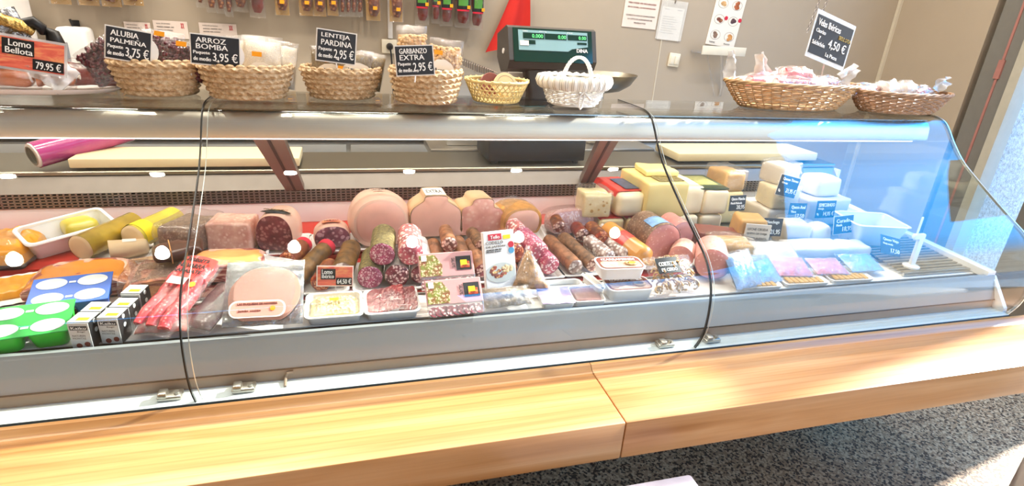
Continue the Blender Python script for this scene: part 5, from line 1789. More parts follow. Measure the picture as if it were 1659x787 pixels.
def pulse_bag(label, x, y, z, wd, h, th, inner, rz=0, lean=0, beans=None, group=None, lab=True, lean2=0, stick=None, cat='bag of pulses', name='pulse_bag', seed=0, neck=True):
    t = thing(name, label, cat, (x, y, z), (math.radians(lean), math.radians(lean2), rz), group)
    m_ = TR(0, 0, h / 2)
    if beans:
        mb = MB()
        col, rb = beans
        r2 = random.Random(seed)
        for sgn in (-1, 1):
            for k in range(170):
                a, b = r2.uniform(-1, 1), r2.uniform(-1, .8)
                e = (1 - a ** 4) * (1 - b ** 4)
                mb.ball((a * wd * .46, sgn * (th / 2 * e ** .5) * .93, h / 2 + b * h * .46), (rb, rb * .8, rb * .85), 6, 4)
        o = obj('beans', mb, M[inner], t, 70)
        o['kind'] = 'stuff'
        obj('filling', pillow(MB(), wd * .92, h * .86, th * .9, 10, seed, .002, m=TR(0, 0, h * .44)), M[inner], t, 70)
    else:
        obj('filling', pillow(MB(), wd * .95, h * .9, th, 12, seed, .006, m=TR(0, 0, h * .46)), M[inner], t, 70)
    obj('film', pillow(MB(), wd * 1.04, h * 1.02, th + .010, 14, seed, .007, .001, m_), M['filmbag'], t, 70)
    if lab:
        lx, lz, lw, lh = lab if isinstance(lab, tuple) else (0, .18, .7, .30)
        lb_ = obj('label', MB().loft([[(lx * wd + c_ * lw * wd / 2, yy, lz * h + s_ * lh * h) for c_, s_ in [(-1, 0), (1, 0), (1, .45), (.7, .8), (.2, 1), (-.4, .95), (-.85, .6)]] for yy in (-th / 2 - .009, -th / 2 - .0082)]), M['paper'], t, 0)
        tm_ = MB()
        text(tm_, 'Alubias' if 'red bean' in label else ('Arroz' if 'rice' in label else ('Lenteja' if 'lentil' in label else 'Garbanzo')), lx * wd - lw * wd * .28, lz * h + lh * h * .25, lw * wd * .5, lh * h * .22, TR(0, -th / 2 - .0092, 0), .001)
        obj('lettering', tm_, M['blackink'], lb_, 0)
    if stick:
        sx2, sz2, mk = stick
        obj('sticker', MB().box((sx2 * wd, -th / 2 - .0085, sz2 * h), (.024, .001, .012)), M[mk], t, 0)
    return t


def bask(px0, px1, pyb, y):
    a, b = at(px0, 120, y=y), at(px1, 120, y=y)
    return (a.x + b.x) / 2, (b.x - a.x) / 2


# B1
x, r = bask(180, 330, 158, 1.735)
bx1 = x
rope_basket('rope basket of red beans, leftmost of the rope baskets', x, 1.735, GT, r, .088, .088, seed=1)
pulse_bag('bag of red beans lying at the left of the leftmost basket', x - .085, 1.725, GT + .045, .12, .10, .05, 'bean_r', lean=-15, lean2=-35, beans=('r', .0065), seed=2, lab=False, group='bags of red beans')
pulse_bag('bag of red beans standing with a gold tie behind its price sign', x - .005, 1.765, GT + .03, .10, .13, .05, 'bean_r', lean=-12, lean2=8, beans=('r', .0065), seed=3, lab=False, stick=(0, .9, 'orange'), group='bags of red beans')
pulse_bag('bag of red beans with a white label at the right of the leftmost basket', x + .068, 1.720, GT + .035, .115, .105, .05, 'bean_r', lean=-14, lean2=6, beans=('r', .0065), seed=4, lab=(-.18, .1, .7, .35), stick=(-.06, .86, 'orange'), group='bags of red beans')
# B2
x, r = bask(322, 474, 168, 1.70)
bx2 = x
rope_basket('rope basket of rice bags, second of the rope baskets', x, 1.705, GT, r, .088, .086, seed=11)
pulse_bag('bag of white rice behind the rice price sign', x - .005, 1.745, GT + .02, .10, .135, .045, 'bean_rice', lean=-8, seed=5, lab=False, group='bags of rice')
pulse_bag('bag of white rice with a label and orange sticker', x + .035, 1.708, GT + .020, .098, .138, .045, 'bean_rice', lean=-8, lean2=4, seed=6, lab=(0, .24, .8, .28), stick=(-.1, .66, 'orange'), group='bags of rice')
pulse_bag('bag of white rice at the right edge of its basket', x + .078, 1.740, GT + .022, .075, .125, .04, 'bean_rice', lean=-8, lean2=8, seed=7, lab=False, group='bags of rice')
# B3
x, r = bask(488, 617, 162, 1.745)
bx3 = x
rope_basket('rope basket of lentil bags, third of the rope baskets', x, 1.745, GT, r, .085, .082, seed=21, rz=.2)
pulse_bag('bag of brown lentils behind the lentil price sign', x - .040, 1.755, GT + .018, .085, .12, .045, 'bean_len', lean=-8, seed=8, lab=(.1, .40, .8, .2), stick=(.1, .68, 'orange'), group='bags of lentils')
pulse_bag('bag of brown lentils with a white label beside the sign post', x + .030, 1.725, GT + .020, .095, .115, .04, 'bean_len', lean=-10, lean2=6, seed=9, lab=(.05, .42, .86, .26), stick=(-.35, .5, 'orange'), group='bags of lentils')
pulse_bag('bag of brown lentils at the right edge of its basket', x + .075, 1.755, GT + .022, .065, .105, .04, 'bean_len', lean=-8, lean2=12, seed=10, lab=False, group='bags of lentils')
# B4
x, r = bask(632, 748, 172, 1.69)
bx4 = x
rope_basket('rope basket of chickpea bags, narrowest and rightmost rope basket', x, 1.695, GT, r, .088, .092, seed=31, flare=.78)
pulse_bag('pointed bag of chickpeas behind the chickpea price sign', x - .035, 1.735, GT + .02, .085, .185, .05, 'bean_chick', lean=-6, beans=('c', .0062), seed=12, lab=False, group='bags of chickpeas')
pulse_bag('bag of chickpeas with a label standing right of its price sign', x + .048, 1.695, GT + .020, .095, .155, .045, 'bean_chick', lean=-6, lean2=5, beans=('c', .0062), seed=13, lab=(-.15, .34, .8, .3), stick=(-.28, .75, 'orange'), group='bags of chickpeas')

# open weave small basket
x, r = bask(755, 855, 168, 1.735)
t = thing('bamboo_basket', 'small pale open weave bamboo basket holding a round cheese', 'basket', (x, 1.735, GT))
hb = .060
def bw(k, u, off):
    s_ = .72 + .28 * u
    return (math.cos(k + off) * r * s_, math.sin(k + off) * .085 * s_, .003 + u * hb)
mb = MB()
for sg in (-1, 1):
    for k in range(34):
        a = 2 * PI * k / 34
        pts = [bw(a, u / 8, sg * .55 * (u / 8)) for u in range(9)]
        mb.tube([(p_[0] * (1 + .01 * sg), p_[1] * (1 + .01 * sg), p_[2]) for p_ in pts], .0022, 5)
for u in (.3, .6):
    mb.tube([bw(2 * PI * k / 48, u, 0) for k in range(48)], .0022, 5, True)
obj('lattice', mb, M['bamboo'], t, 70)
rm = MB()
rm.tube([bw(2 * PI * k / 60, 1.0, 0) for k in range(60)], .0045, 8, True)
rm.tube([(lambda q_: (q_[0] * 1.01, q_[1] * 1.01, q_[2] + .004 * math.sin(k * 1.3)))(bw(2 * PI * k / 120, 1.02, 0)) for k in range(120)], .0022, 5, True)
obj('rim', rm, M['bamboo'], t, 70)
obj('bottom', MB().lathe([(r * .72, .001), (r * .72, .005)], 40, None, sy=.085 / r), M['bamboo'], t, 40)
ck = thing('round_cheese', 'small round cream cheese box leaning in the pale bamboo basket', 'cheese box', (x + .025, 1.735, GT + .048), (math.radians(62), math.radians(8), 0))
obj('box', MB().lathe([(.034, -.012), (.036, -.010), (.036, .008), (.034, .010)], 36), M['cheesebr'], ck, 40)
lid_ = obj('lid', MB().lathe([(.037, -.002), (.037, .010), (.035, .0125)], 36), M['cream'], ck, 40)
tm = MB()
text(tm, 'TORTA', -.020, -.004, .040, .009, TR(0, 0, .0128) @ RX(-PI / 2), .001)
tm.tube([(.027 * math.cos(a), .027 * math.sin(a), .0128) for a in [2 * PI * i / 30 for i in range(30)]], .0005, 4, True)
obj('lettering', tm, M['greyink'], lid_, 0)
rb = thing('round_cheese', 'red brown round cheese box behind the cream one in the bamboo basket', 'cheese box', (x - .012, 1.77, GT + .047), (math.radians(70), math.radians(4), 0))
obj('box', MB().lathe([(.032, -.011), (.034, -.009), (.034, .007), (.032, .009)], 36), M['cheesebr'], rb, 40)

# white basket with striped cloth
x, r = bask(874, 990, 168, 1.70)
t = thing('white_basket', 'white painted wicker basket with a striped cloth lining and a looped handle', 'basket', (x, 1.705, GT))
def weave(mb, rx, ry, h, rows, stakes, flare, rad=.0026, amp=.0035, z0=.004, pw=.8, nper=6):
    for i in range(rows):
        u = (i + .5) / rows
        s_ = flare + (1 - flare) * u ** pw
        N = stakes * nper
        mb.tube([((rx * s_ + amp * math.sin(PI * (j / nper) + PI * i)) * math.cos(2 * PI * j / N), (ry * s_ + amp * math.sin(PI * (j / nper) + PI * i)) * math.sin(2 * PI * j / N), z0 + u * h + .0006 * math.sin(j * .7 + i)) for j in range(N)], rad, 5, True)
def stakes_(mb, rx, ry, h, n, flare, rad=.002, pw=.8):
    for k in range(n):
        a = 2 * PI * (k + .0) / n
        mb.tube([((rx * (flare + (1 - flare) * u ** pw)) * math.cos(a), (ry * (flare + (1 - flare) * u ** pw)) * math.sin(a), .002 + u * h) for u in (0, .25, .5, .75, 1)], rad, 5)
mb = MB()
weave(mb, r * .90, .082, .080, 13, 26, .70, .0034)
stakes_(mb, r * .90, .082, .080, 26, .70)
mb.lathe([(r * .62, .001), (r * .62, .006)], 30, None, sy=.9)
obj('wicker', mb, M['wwick'], t, 70)
n_ = 180
rings = []
for (s_, zz, w_) in ((.93, .050, .0), (1.0, .058, .5), (1.03, .072, 1.0), (.99, .086, 1.0), (.88, .090, .7), (.80, .082, .2)):
    rings.append([(math.cos(a) * r * s_ * (1 + .028 * w_ * math.sin(a * 26)), math.sin(a) * .092 * s_ * (1 + .028 * w_ * math.sin(a * 26)), zz + .003 * w_ * math.sin(a * 26 + 1)) for a in [2 * PI * i / n_ for i in range(n_)]])
q = NM('striped_lining')
sxy = q.new('ShaderNodeSeparateXYZ')
q.link(q.tc(), sxy.inputs[0])
at2 = q.new('ShaderNodeMath', operation='ARCTAN2')
q.link(sxy.outputs[1], at2.inputs[0])
q.link(sxy.outputs[0], at2.inputs[1])
sn = q.new('ShaderNodeMath', operation='MULTIPLY')
q.link(at2.outputs[0], sn.inputs[0])
sn.inputs[1].default_value = 34
s2 = q.new('ShaderNodeMath', operation='SINE')
q.link(sn.outputs[0], s2.inputs[0])
q.set(q.ramp(s2.outputs[0], [(0, hx('#f3eee2')), (.2, hx('#f3eee2')), (.5, hx('#75695a')), (.8, hx('#efe8d8'))]), .85)
M['lining'] = q.m
obj('cloth_lining', MB().loft(rings, False, False), M['lining'], t, 70)
hd = MB()
for k in range(3):
    hd.tube([(-.048 * math.cos(a) + .0028 * math.cos(a * 14 + k * 2.09), -.02 + .0028 * math.sin(a * 14 + k * 2.09), .062 + .082 * math.sin(a)) for a in [PI * i / 40 for i in range(41)]], .0045, 6)
obj('handle', hd, M['wwick'], t, 70)
bw_ = MB()
bw_.tube([(.004, -.078, .05), (.0, -.088, .03), (-.006, -.092, .006), (-.012, -.094, -.0)], .003, 6).tube([(.0, -.080, .05), (.012, -.090, .036), (.022, -.090, .028)], .003, 6).tube([(.0, -.080, .05), (-.012, -.088, .04), (-.016, -.090, .02), (-.014, -.092, .004)], .003, 6)
obj('bow', bw_, M['wwick'], t, 70)

# two wicker trays on the right
def wick(label, x, y, rx, ry, h, m, rz=0, rows=11, flare=.72):
    t = thing('wicker_basket', label, 'basket', (x, y, GT), (0, 0, rz), 'oval wicker baskets')
    mb = MB()
    weave(mb, rx, ry, h, rows, 40, flare, .0030, .0034)
    obj('weave', mb, M[m], t, 70)
    sk = MB()
    stakes_(sk, rx, ry, h, 40, flare, .0022)
    obj('stakes', sk, M[m], t, 70)
    rm = MB()
    for k in range(3):
        rm.tube([((rx + .004 * math.cos(j * .42 + k * 2.09)) * math.cos(2 * PI * j / 150), (ry + .004 * math.cos(j * .42 + k * 2.09)) * math.sin(2 * PI * j / 150), h + .005 + .004 * math.sin(j * .42 + k * 2.09)) for j in range(150)], .004, 6, True)
    obj('rim', rm, M[m], t, 70)
    obj('bottom', MB().lathe([(rx * flare, .001), (rx * flare, .006)], 40, None, sy=ry / rx), M[m], t, 40)
    return t


xa, xb = at(1180, 120, y=1.74).x, at(1385, 140, y=1.74).x
wx, wr = (xa + xb) / 2, (xb - xa) / 2
wick('honey coloured wicker basket of cured sausages with a slate sign', wx, 1.738, wr, .105, .082, 'wicker')
xa2, xb2 = at(1335, 140, y=1.74).x, at(1512, 150, y=1.70).x
wx2, wr2 = (xa2 + xb2) / 2 + .01, (xb2 - xa2) / 2 + .01
wick('browner wicker basket of clear wrapped meats at the right end of the glass shelf', wx2 + .062, 1.690, wr2 * .87, .092, .068, 'wickerb', rz=-.03)
M['wrapf'] = film('loose_wrap', haze=.10, gloss=.10, bs=50)


def wrapped(label, p0, p1, r_, skin, seed, grp):
    t = roll(label, p0, p1, r_, r_ * .9, skin, None, 'wrapped_sausage', 'sausage', grp, wob=.12)
    L = (Vector(p1) - Vector(p0)).length
    m_ = TR(L / 2, 0, 0) @ RX(math.radians(-60))
    obj('film', pillow(MB(), L * 1.35, r_ * 3.4, r_ * 2.2, 12, seed, .012, .002, m_), M['wrapf'], t, 70)
    return t


g_ = 'wrapped sausages in the honey wicker basket'
zb = GT + .088
wrapped('reddish wrapped sausage at the left of the honey wicker basket', (wx - .20, 1.72, zb), (wx - .06, 1.74, zb + .01), .020, 'sausred', 1, g_)
wrapped('bright red wrapped sausage on top in the honey wicker basket', (wx - .055, 1.735, zb + .028), (wx + .055, 1.725, zb + .022), .022, 'sausred', 2, g_)
wrapped('pale wrapped sausage under the bright red one', (wx - .12, 1.69, zb + .002), (wx + .06, 1.67, zb - .002), .018, 'netcas', 3, g_)
wrapped('wrapped sausage at the right of the honey wicker basket', (wx + .075, 1.73, zb + .004), (wx + .185, 1.735, zb - .002), .020, 'netcas', 4, g_)
g_ = 'clear wrapped meats in the browner wicker basket'
zb = GT + .070
wrapped('clear wrapped meat at the left of the browner basket', (wx2 - .15, 1.715, zb), (wx2 - .01, 1.72, zb + .002), .018, 'netcas', 5, g_)
wrapped('clear wrapped meat in the middle of the browner basket', (wx2 - .02, 1.695, zb + .014), (wx2 + .06, 1.71, zb + .012), .022, 'mould', 6, g_)
wrapped('round clear wrapped meat right of the middle in the browner basket', (wx2 + .055, 1.69, zb + .014), (wx2 + .12, 1.70, zb + .010), .024, 'mould', 7, g_)
wrapped('clear wrapped meat poking out at the right of the browner basket', (wx2 + .11, 1.68, zb - .002), (wx2 + .20, 1.70, zb + .008), .018, 'netcas', 8, g_)
# stiff film ends sticking up
def flap(px, py, y, wd, h, ry, seed, label):
    p_ = at(px, py, y=y)
    mb = MB()
    for s_ in (0, 1):
        mb.grid(lambda u, v: ((u - .5) * wd * (1 - .55 * v), .0012 * s_ + .02 * fn((u * 2, v * 2, 0), 1.6, seed) + .012 * math.sin(u * 7 + seed), v * h), 8, 8)
    o = obj('film_end', mb, M['filmhazy'], None, 60)
    tag(o, label, 'film', 'stiff clear film ends', (p_.x, p_.y, p_.z))
    o.rotation_euler = (0, math.radians(ry), 0)


flap(1185, 125, 1.70, .05, .085, -10, 1, 'stiff clear film end at the left end of the honey wicker basket')
flap(1238, 122, 1.74, .06, .080, -25, 2, 'stiff clear film end sticking up behind the bright red sausage')
flap(1362, 132, 1.72, .07, .075, 45, 3, 'stiff clear film end at the right end of the honey wicker basket')
flap(1515, 140, 1.70, .06, .06, 65, 4, 'stiff clear film end at the right end of the browner basket')

# price signs in the baskets
def ps(label, px, py, y, wd, h, l1, l2, price, rot, stem, **kw):
    p_ = at(px, py, y=y)
    rows = [(l1, -.40, .24, .62 if len(l1) < 7 else .74, .18), (l2, -.40, .02, .66 if len(l2) < 7 else .80, .18), ('Paquete', -.46, -.20, .34, .15), ('de medio', -.46, -.40, .36, .14), (price, -.06, -.42, .52, .36)]
    return price_sign(label, p_, wd, h, rows, 'chalk', tuple(math.radians(a) for a in rot), stem, border=(.006, .006), base=False, clipm='plast', group='slate price signs in the baskets', **kw)


ps('slate price sign reading Alubia Palmeña 3,75 in the leftmost rope basket', 208, 73, 1.655, .092, .072, 'ALUBIA', 'PALMEÑA', '3,75 €', (-8, 9, 6), .03, round_back=True)
ps('slate price sign reading Arroz Bomba 3,95 in the second rope basket', 349, 82, 1.635, .108, .068, 'ARROZ', 'BOMBA', '3,95 €', (-8, 4, 2), .03, round_back=True)
ps('slate price sign reading Lenteja Pardina 2,95 in the third rope basket', 545, 76, 1.665, .098, .077, 'LENTEJA', 'PARDINA', '2,95 €', (-8, 6, 4), .045)
ps('slate price sign reading Garbanzo Extra 2,95 in the rightmost rope basket', 672, 98, 1.592, .098, .073, 'GARBANZO', 'EXTRA', '2,95 €', (-10, -4, 0), .02)
p_ = at(1347, 66, y=1.68)
price_sign('tilted slate price sign reading Velas 4,50 above the honey wicker basket', p_, .178, .125, [('Velas Ibéricas', -.46, .24, .62, .17), ('BELLOTA', .16, .10, .34, .10, 'gold'), ('Chorizo', -.46, .06, .26, .10), ('y', -.34, -.10, .04, .09), ('Salchichón', -.48, -.26, .34, .11), ('4,50 €', -.06, -.24, .48, .27), ('La Pieza', -.06, -.44, .32, .10)], 'chalk', (math.radians(-10), math.radians(14), math.radians(4)), .05, border=(.016, .03, 'filmhazy'), base=False, group='slate price signs in the baskets')


# ------------------------------------------------------------------ left end of the glass shelf
pl = thing('oval_plate', 'long white oval plate of cured meats at the left end of the glass shelf', 'plate', (-.78, 1.72, GT))
obj('dish', MB().lathe([(.14, 0), (.20, .006), (.222, .016), (.226, .018), (.20, .010), (.13, .004)], 48, None, sy=.42), M['plast'], pl, 60)
g_ = 'cured meats on the white oval plate'
def cured(label, p0, p1, r_, m, seed, r1=None):
    t = roll(label, p0, p1, r_, r1 or r_ * .8, m, None, 'cured_meat', 'cured meat', g_, wob=.25, sq=.9)
    L = (Vector(p1) - Vector(p0)).length
    obj('film', pillow(MB(), L * 1.15, r_ * 2.8, r_ * 2.3, 14, seed, .008, .002, TR(L / 2, 0, 0) @ RX(math.radians(-50))), M['vac'], t, 70)
    return t


cured('long dark red cured meat reaching past the right end of the plate', (-.70, 1.735, GT + .044), (-.535, 1.75, GT + .040), .030, 'jerky', 1)
cured('amber cured meat at the front of the plate', (-.95, 1.68, GT + .040), (-.74, 1.70, GT + .034), .024, 'jerkyor', 2)
cured('dark red cured meat behind the orange sign', (-.93, 1.735, GT + .046), (-.73, 1.745, GT + .048), .030, 'jerky', 3)
cured('short amber cured meat in torn film beside the orange sign', (-.73, 1.69, GT + .046), (-.655, 1.70, GT + .042), .026, 'jerkyor', 4)
wf = pillow(MB(), .09, .07, .02, 12, 5.0, .012, .002, TR(-.69, 1.675, GT + .055) @ RX(math.radians(-30)) @ RY(math.radians(40)))
tag(obj('torn_film', wf, M['filmhazy'], None, 60), 'torn clear film wrapped round the cured meats on the plate', 'film')
p_ = at(40, 88, y=1.64)
price_sign('orange price sign reading Lomo Bellota 79.95 on the cured meats', p_, .150, .068, [('Lomo', -.20, .22, .28, .22), ('Bellota', -.24, -.02, .34, .20), ('79.95 €', .14, -.42, .32, .26)], 'signorange', (math.radians(-8), math.radians(9), math.radians(4)), .03, border=(.012, .012, 'filmhazy'), patches=(('black', -.08, .20, .40, .52), ('black', .30, -.28, .40, .36)), base=False)
# ham ends in gold and silver paper
hb = thing('gold_ham_bag', 'crumpled gold and silver foil wrapped ham end with a black tip', 'wrapped ham', (-.82, 1.745, GT + .07), (0, 0, math.radians(8)))
obj('foil', pillow(MB(), .14, .13, .06, 16, 6.5, .016, .002, TR(0, 0, .045) @ RY(math.radians(-16))), M['silver'], hb, 70)
obj('gold_band', MB().tube([(-.085, -.024, .05), (-.05, -.034, .085), (-.01, -.036, .108), (.03, -.034, .098), (.062, -.026, .085), (.08, -.016, .07)], [.012, .017, .015, .014, .015, .01], 10), M['gold'], hb, 60)
obj('hoof', MB().tube([(.066, -.02, .09), (.085, -.018, .095), (.098, -.014, .082), (.096, -.01, .066)], [.012, .014, .013, .006], 10), M['hoof'], hb, 60)
hb2 = thing('ham_hoof', 'black pointed ham hoof with an orange tie behind the orange sign', 'ham', (-.715, 1.76, GT + .06))
obj('hoof', MB().tube([(.0, 0, .0), (.004, 0, .025), (.012, 0, .05), (.008, 0, .078), (-.006, 0, .088)], [.012, .018, .021, .016, .006], 12), M['hoof'], hb2, 60)
obj('tie', MB().tube([(.0, -.019, .012), (.002, -.021, .03), (.006, -.022, .048)], .005, 8), M['jerkyor'], hb2, 60)
hb3 = thing('ham_hoof', 'rounded black ham hoof at the left edge above the orange sign', 'ham', (-.905, 1.76, GT + .06))
obj('hoof', MB().tube([(-.02, 0, 0), (-.012, 0, .04), (.0, 0, .078), (.012, 0, .10), (.022, 0, .096)], [.02, .028, .03, .024, .01], 12), M['hoof'], hb3, 60)
obj('foil_cuff', MB().tube([(.02, -.02, .02), (.03, -.022, .05), (.04, -.02, .075)], [.014, .02, .012], 10), M['gold'], hb3, 60)

# ------------------------------------------------------------------ seller's side: worktop
p0, p1 = at(57, 262, y=2.05), at(212, 229, y=2.26)
rr = .041
p0.z, p1.z = 1.0 + rr + .006, 1.0 + rr + .046
t = thing_m('film_roll', 'magenta roll of cling film with a white core leaning over the left cutting board', 'film roll', axis_m(p0, p1))
L = (p1 - p0).length
rot = RY(PI / 2)
obj('film', MB().lathe([(.031, .002), (rr, .002), (rr, L - .004), (.031, L - .004)], 40, rot, cap0=False, cap1=False), M['pinkfilm'], t, 40)
obj('paper_edge', MB().lathe([(.030, -.004), (.038, -.003), (.0385, .003), (.030, .003)], 40, rot, cap0=False, cap1=False).lathe([(.030, L), (.038, L), (.0385, L - .006), (.030, L - .006)], 40, rot, cap0=False, cap1=False), M['parch'], t, 40)
obj('core', MB().lathe([(.0265, -.006), (.0305, -.006), (.0305, L), (.0265, L)], 40, rot, cap0=False, cap1=False), M['tube_card'], t, 40)
def board_(label, pxa, pxb, pyf, thick, dp, rz=0, y=2.035):
    a, b = at(pxa, pyf, y=y), at(pxb, pyf, y=y)
    t = thing('cutting_board', label, 'cutting board', ((a.x + b.x) / 2, y + dp / 2, 1.001), (0, 0, rz), 'cutting boards on the worktop')
    obj('slab', MB().rbox((0, 0, thick / 2 + .008), (b.x - a.x, dp, thick), .004), M['board'], t, 30)
    for sx2 in (-1, 1):
        for sy2 in (-1, 1):
            obj('foot', MB().lathe([(.008, 0), (.01, .008)], 12, TR(sx2 * ((b.x - a.x) / 2 - .04), sy2 * (dp / 2 - .03), 0)), M['black'], t, 40)
    return t


board_('thick cream cutting board on the left of the worktop', 112, 486, 272, .030, .17)
board_('thick cream cutting board on the right of the worktop', 1098, 1322, 262, .034, .20, y=2.06)
# paper sheets behind
pp = MB().rbox((0, 0, .004), (.62, .30, .008), .002, 1).rbox((.03, .01, .011), (.60, .28, .006), .002, 1)
o_ = tag(obj('paper_stack', pp, M['paper'], None, 30), 'stack of white wrapping paper on the back cabinets, far left', 'paper stack', None, (-.62, 2.95, .981))
# scale
xs0, xs1 = at(790, 272, y=2.07).x, at(945, 272, y=2.07).x
sw = xs1 - xs0
t = thing('shop_scale', 'dark grey shop scale with a tilted customer display on a column', 'scale', ((xs0 + xs1) / 2, 2.172, 1.001))
obj('base', MB().rbox((0, 0, .052), (sw, .21, .082), .006), M['black'], t, 40)
obj('keyboard', MB().rbox((-.02, .02, .098), (sw * .62, .12, .012), .003), M['scaleg'], t, 40)
for sx2 in (-1, 1):
    for sy2 in (-1, 1):
        obj('foot', MB().lathe([(.014, 0), (.014, .012)], 12, TR(sx2 * sw * .42, sy2 * .08, 0)), M['black'], t, 40)
hc = at(886, 82, y=2.25)
hx_ = hc.x - (xs0 + xs1) / 2
obj('column', MB().loft([rrect(.13, .07, .015, .09, 4, hx_ - .02, .05), rrect(.11, .06, .015, .25, 4, hx_ - .02, .06), rrect(.15, .08, .015, .40, 4, hx_ - .03, .085)]), M['scaleg'], t, 40)
HM = TR(hx_, hc.y - 2.17, hc.z - 1.0) @ RZ(math.radians(6)) @ RX(math.radians(-14))
wd, h, dp = .375, .15, .12
hsec = [(-.068, -.052), (-.060, .068), (-.045, .078), (.055, .066), (.065, -.02), (.03, -.082), (-.045, -.080)]
hd = obj('display_head', MB().loft([[(x, a, b) for a, b in hsec] for x in (-wd / 2, wd / 2)], m=HM), M['scaleg'], t, 30)
FMx = HM @ TR(0, -.0645, .005) @ RX(math.radians(-4.5))
obj('glass_panel', MB().box((0, 0, .0), (wd * .90, .003, .125), FMx), M['scalewin'], hd, 0)
tp = MB().loft([[(x, yy, z) for x, z in ((-.148, -.020), (.060, -.020), (.078, -.010), (.148, .0), (.148, .055), (-.148, .055))] for yy in (-.0035, -.0025)], m=FMx)
obj('teal_panel', tp, M['scaleteal'], hd, 0)
wn = MB()
for (x, ww, z, hh) in ((-.085, .088, .034, .022), (.008, .092, .034, .022), (.102, .085, .034, .020), (-.102, .046, .010, .015), (.122, .042, .012, .008)):
    wn.box((x, -.0044, z), (ww, .001, hh), FMx)
obj('digit_window', wn, M['scalewin'], hd, 0)
for (s_, x, z, ww, hh) in (('0.000', -.092, .0265, .046, .014), ('0.00', .018, .0265, .034, .014), ('0.00', .108, .027, .032, .013)):
    obj('digits', text(MB(), s_, x, z, ww, hh, FMx @ TR(0, -.0050, 0), .0006), M['digit'], hd, 0)
tm = MB()
text(tm, 'TARA', -.13, .048, .022, .005, FMx @ TR(0, -.0036, 0), .0006)
text(tm, 'PESO kg', -.06, .048, .03, .005, FMx @ TR(0, -.0036, 0), .0006)
text(tm, 'P.V.P.', .06, .048, .024, .005, FMx @ TR(0, -.0036, 0), .0006)
text(tm, 'DINA', .098, -.022, .048, .014, FMx @ TR(0, -.002, 0), .0012, bold=.001)
obj('lettering', tm, M['chalkw'], hd, 0)
obj('white_sticker', MB().box((-.125, -.005, .006), (.036, .001, .018), FMx), M['parch'], hd, 0)
obj('side_cap', MB().lathe([(.010, 0), (.010, .004)], 16, HM @ TR(-wd / 2 - .003, -.01, -.01) @ RY(PI / 2)), M['plast'], hd, 40)
# steel weighing dish and slicer behind
pd = at(975, 132, y=2.47)
t = thing('steel_dish', 'wide stainless steel scale dish behind the white basket', 'scale dish', (pd.x, pd.y, pd.z - .05))
obj('dish', MB().lathe([(.03, 0), (.09, .012), (.135, .04), (.165, .085), (.163, .086), (.131, .043), (.086, .016), (.03, .004)], 48, None, sy=.8), M['steeld'], t, 60)
obj('stem', MB().lathe([(.05, 1.0005 - t.location.z), (.05, 1.006 - t.location.z), (.016, 1.012 - t.location.z), (.016, .002)], 16), M['steel'], t, 40)
obj('weighing_plate', MB().rbox((-.16, .0, .10), (.14, .16, .006), .002), M['steel'], t, 30)
ps_ = at(775, 120, y=2.42)
t = thing('meat_slicer', 'stainless steel meat slicer with a comb edged carriage behind the bamboo basket', 'slicer', (ps_.x, 2.46, .98))
t.location.z = 1.0
zt = ps_.z - 1.0
obj('body', MB().loft([[(-.13, yy, 0), (.11, yy, 0), (.11, yy, zt - .05), (.08, yy, zt + .01), (-.10, yy, zt + .06), (-.13, yy, zt + .03)] for yy in (-.06, .10)]), M['alu'], t, 30)
cmb = MB()
for k in range(16):
    cmb.box((-.085 + k * .0095, -.062, zt + .055 - k * .0035), (.005, .006, .03))
obj('comb', cmb, M['ventm'], t, 0)
obj('guard', MB().sheet([(-.12, zt + .035), (.085, zt - .01), (.10, zt - .11), (-.12, zt - .12)], .004, TR(0, -.068, 0)), M['steel'], t, 30)
obj('knob', MB().lathe([(.012, 0), (.012, .02)], 16, TR(.08, -.07, zt - .14) @ RX(PI / 2)), M['black'], t, 40)
tb = thing('slicer_table', 'narrow steel table behind the worktop under the slicer and steel dish', 'table', ((ps_.x + pd.x) / 2 + .02, 2.46, 0))
obj('top', MB().rbox((0, 0, .98), (1.05, .24, .036), .004), M['steel'], tb, 30)
for sx2 in (-1, 1):
    for sy2 in (-1, 1):
        obj('leg', MB().box((sx2 * .48, sy2 * .085, .481), (.03, .03, .962)), M['steel'], tb, 0)
# white bag stand behind the white basket
pb = at(880, 150, y=2.05)
t = thing('paper_bag_stand', 'white paper bags in a stand with a red stripe behind the white basket', 'bag stand', (pb.x, 2.10, 1.0))
zt = at(880, 102, y=2.06).z - 1.0
obj('stand', MB().box((0, .03, .06), (.10, .05, .12)), M['scaleg'], t, 0)
obj('bags', MB().rbox((0, 0, zt / 2), (.085, .02, zt), .003).rbox((-.012, -.014, zt * .42), (.07, .008, zt * .84), .002), M['paper'], t, 30)
obj('stripe', MB().box((-.034, -.0195, zt * .7), (.008, .003, .05)), M['redink'], t, 0)
t.location = (pb.x - .02, 2.33, 1.0)

# ------------------------------------------------------------------ back wall
WY = 3.2
def wp_(px, py):
    return at(px, py, y=WY)


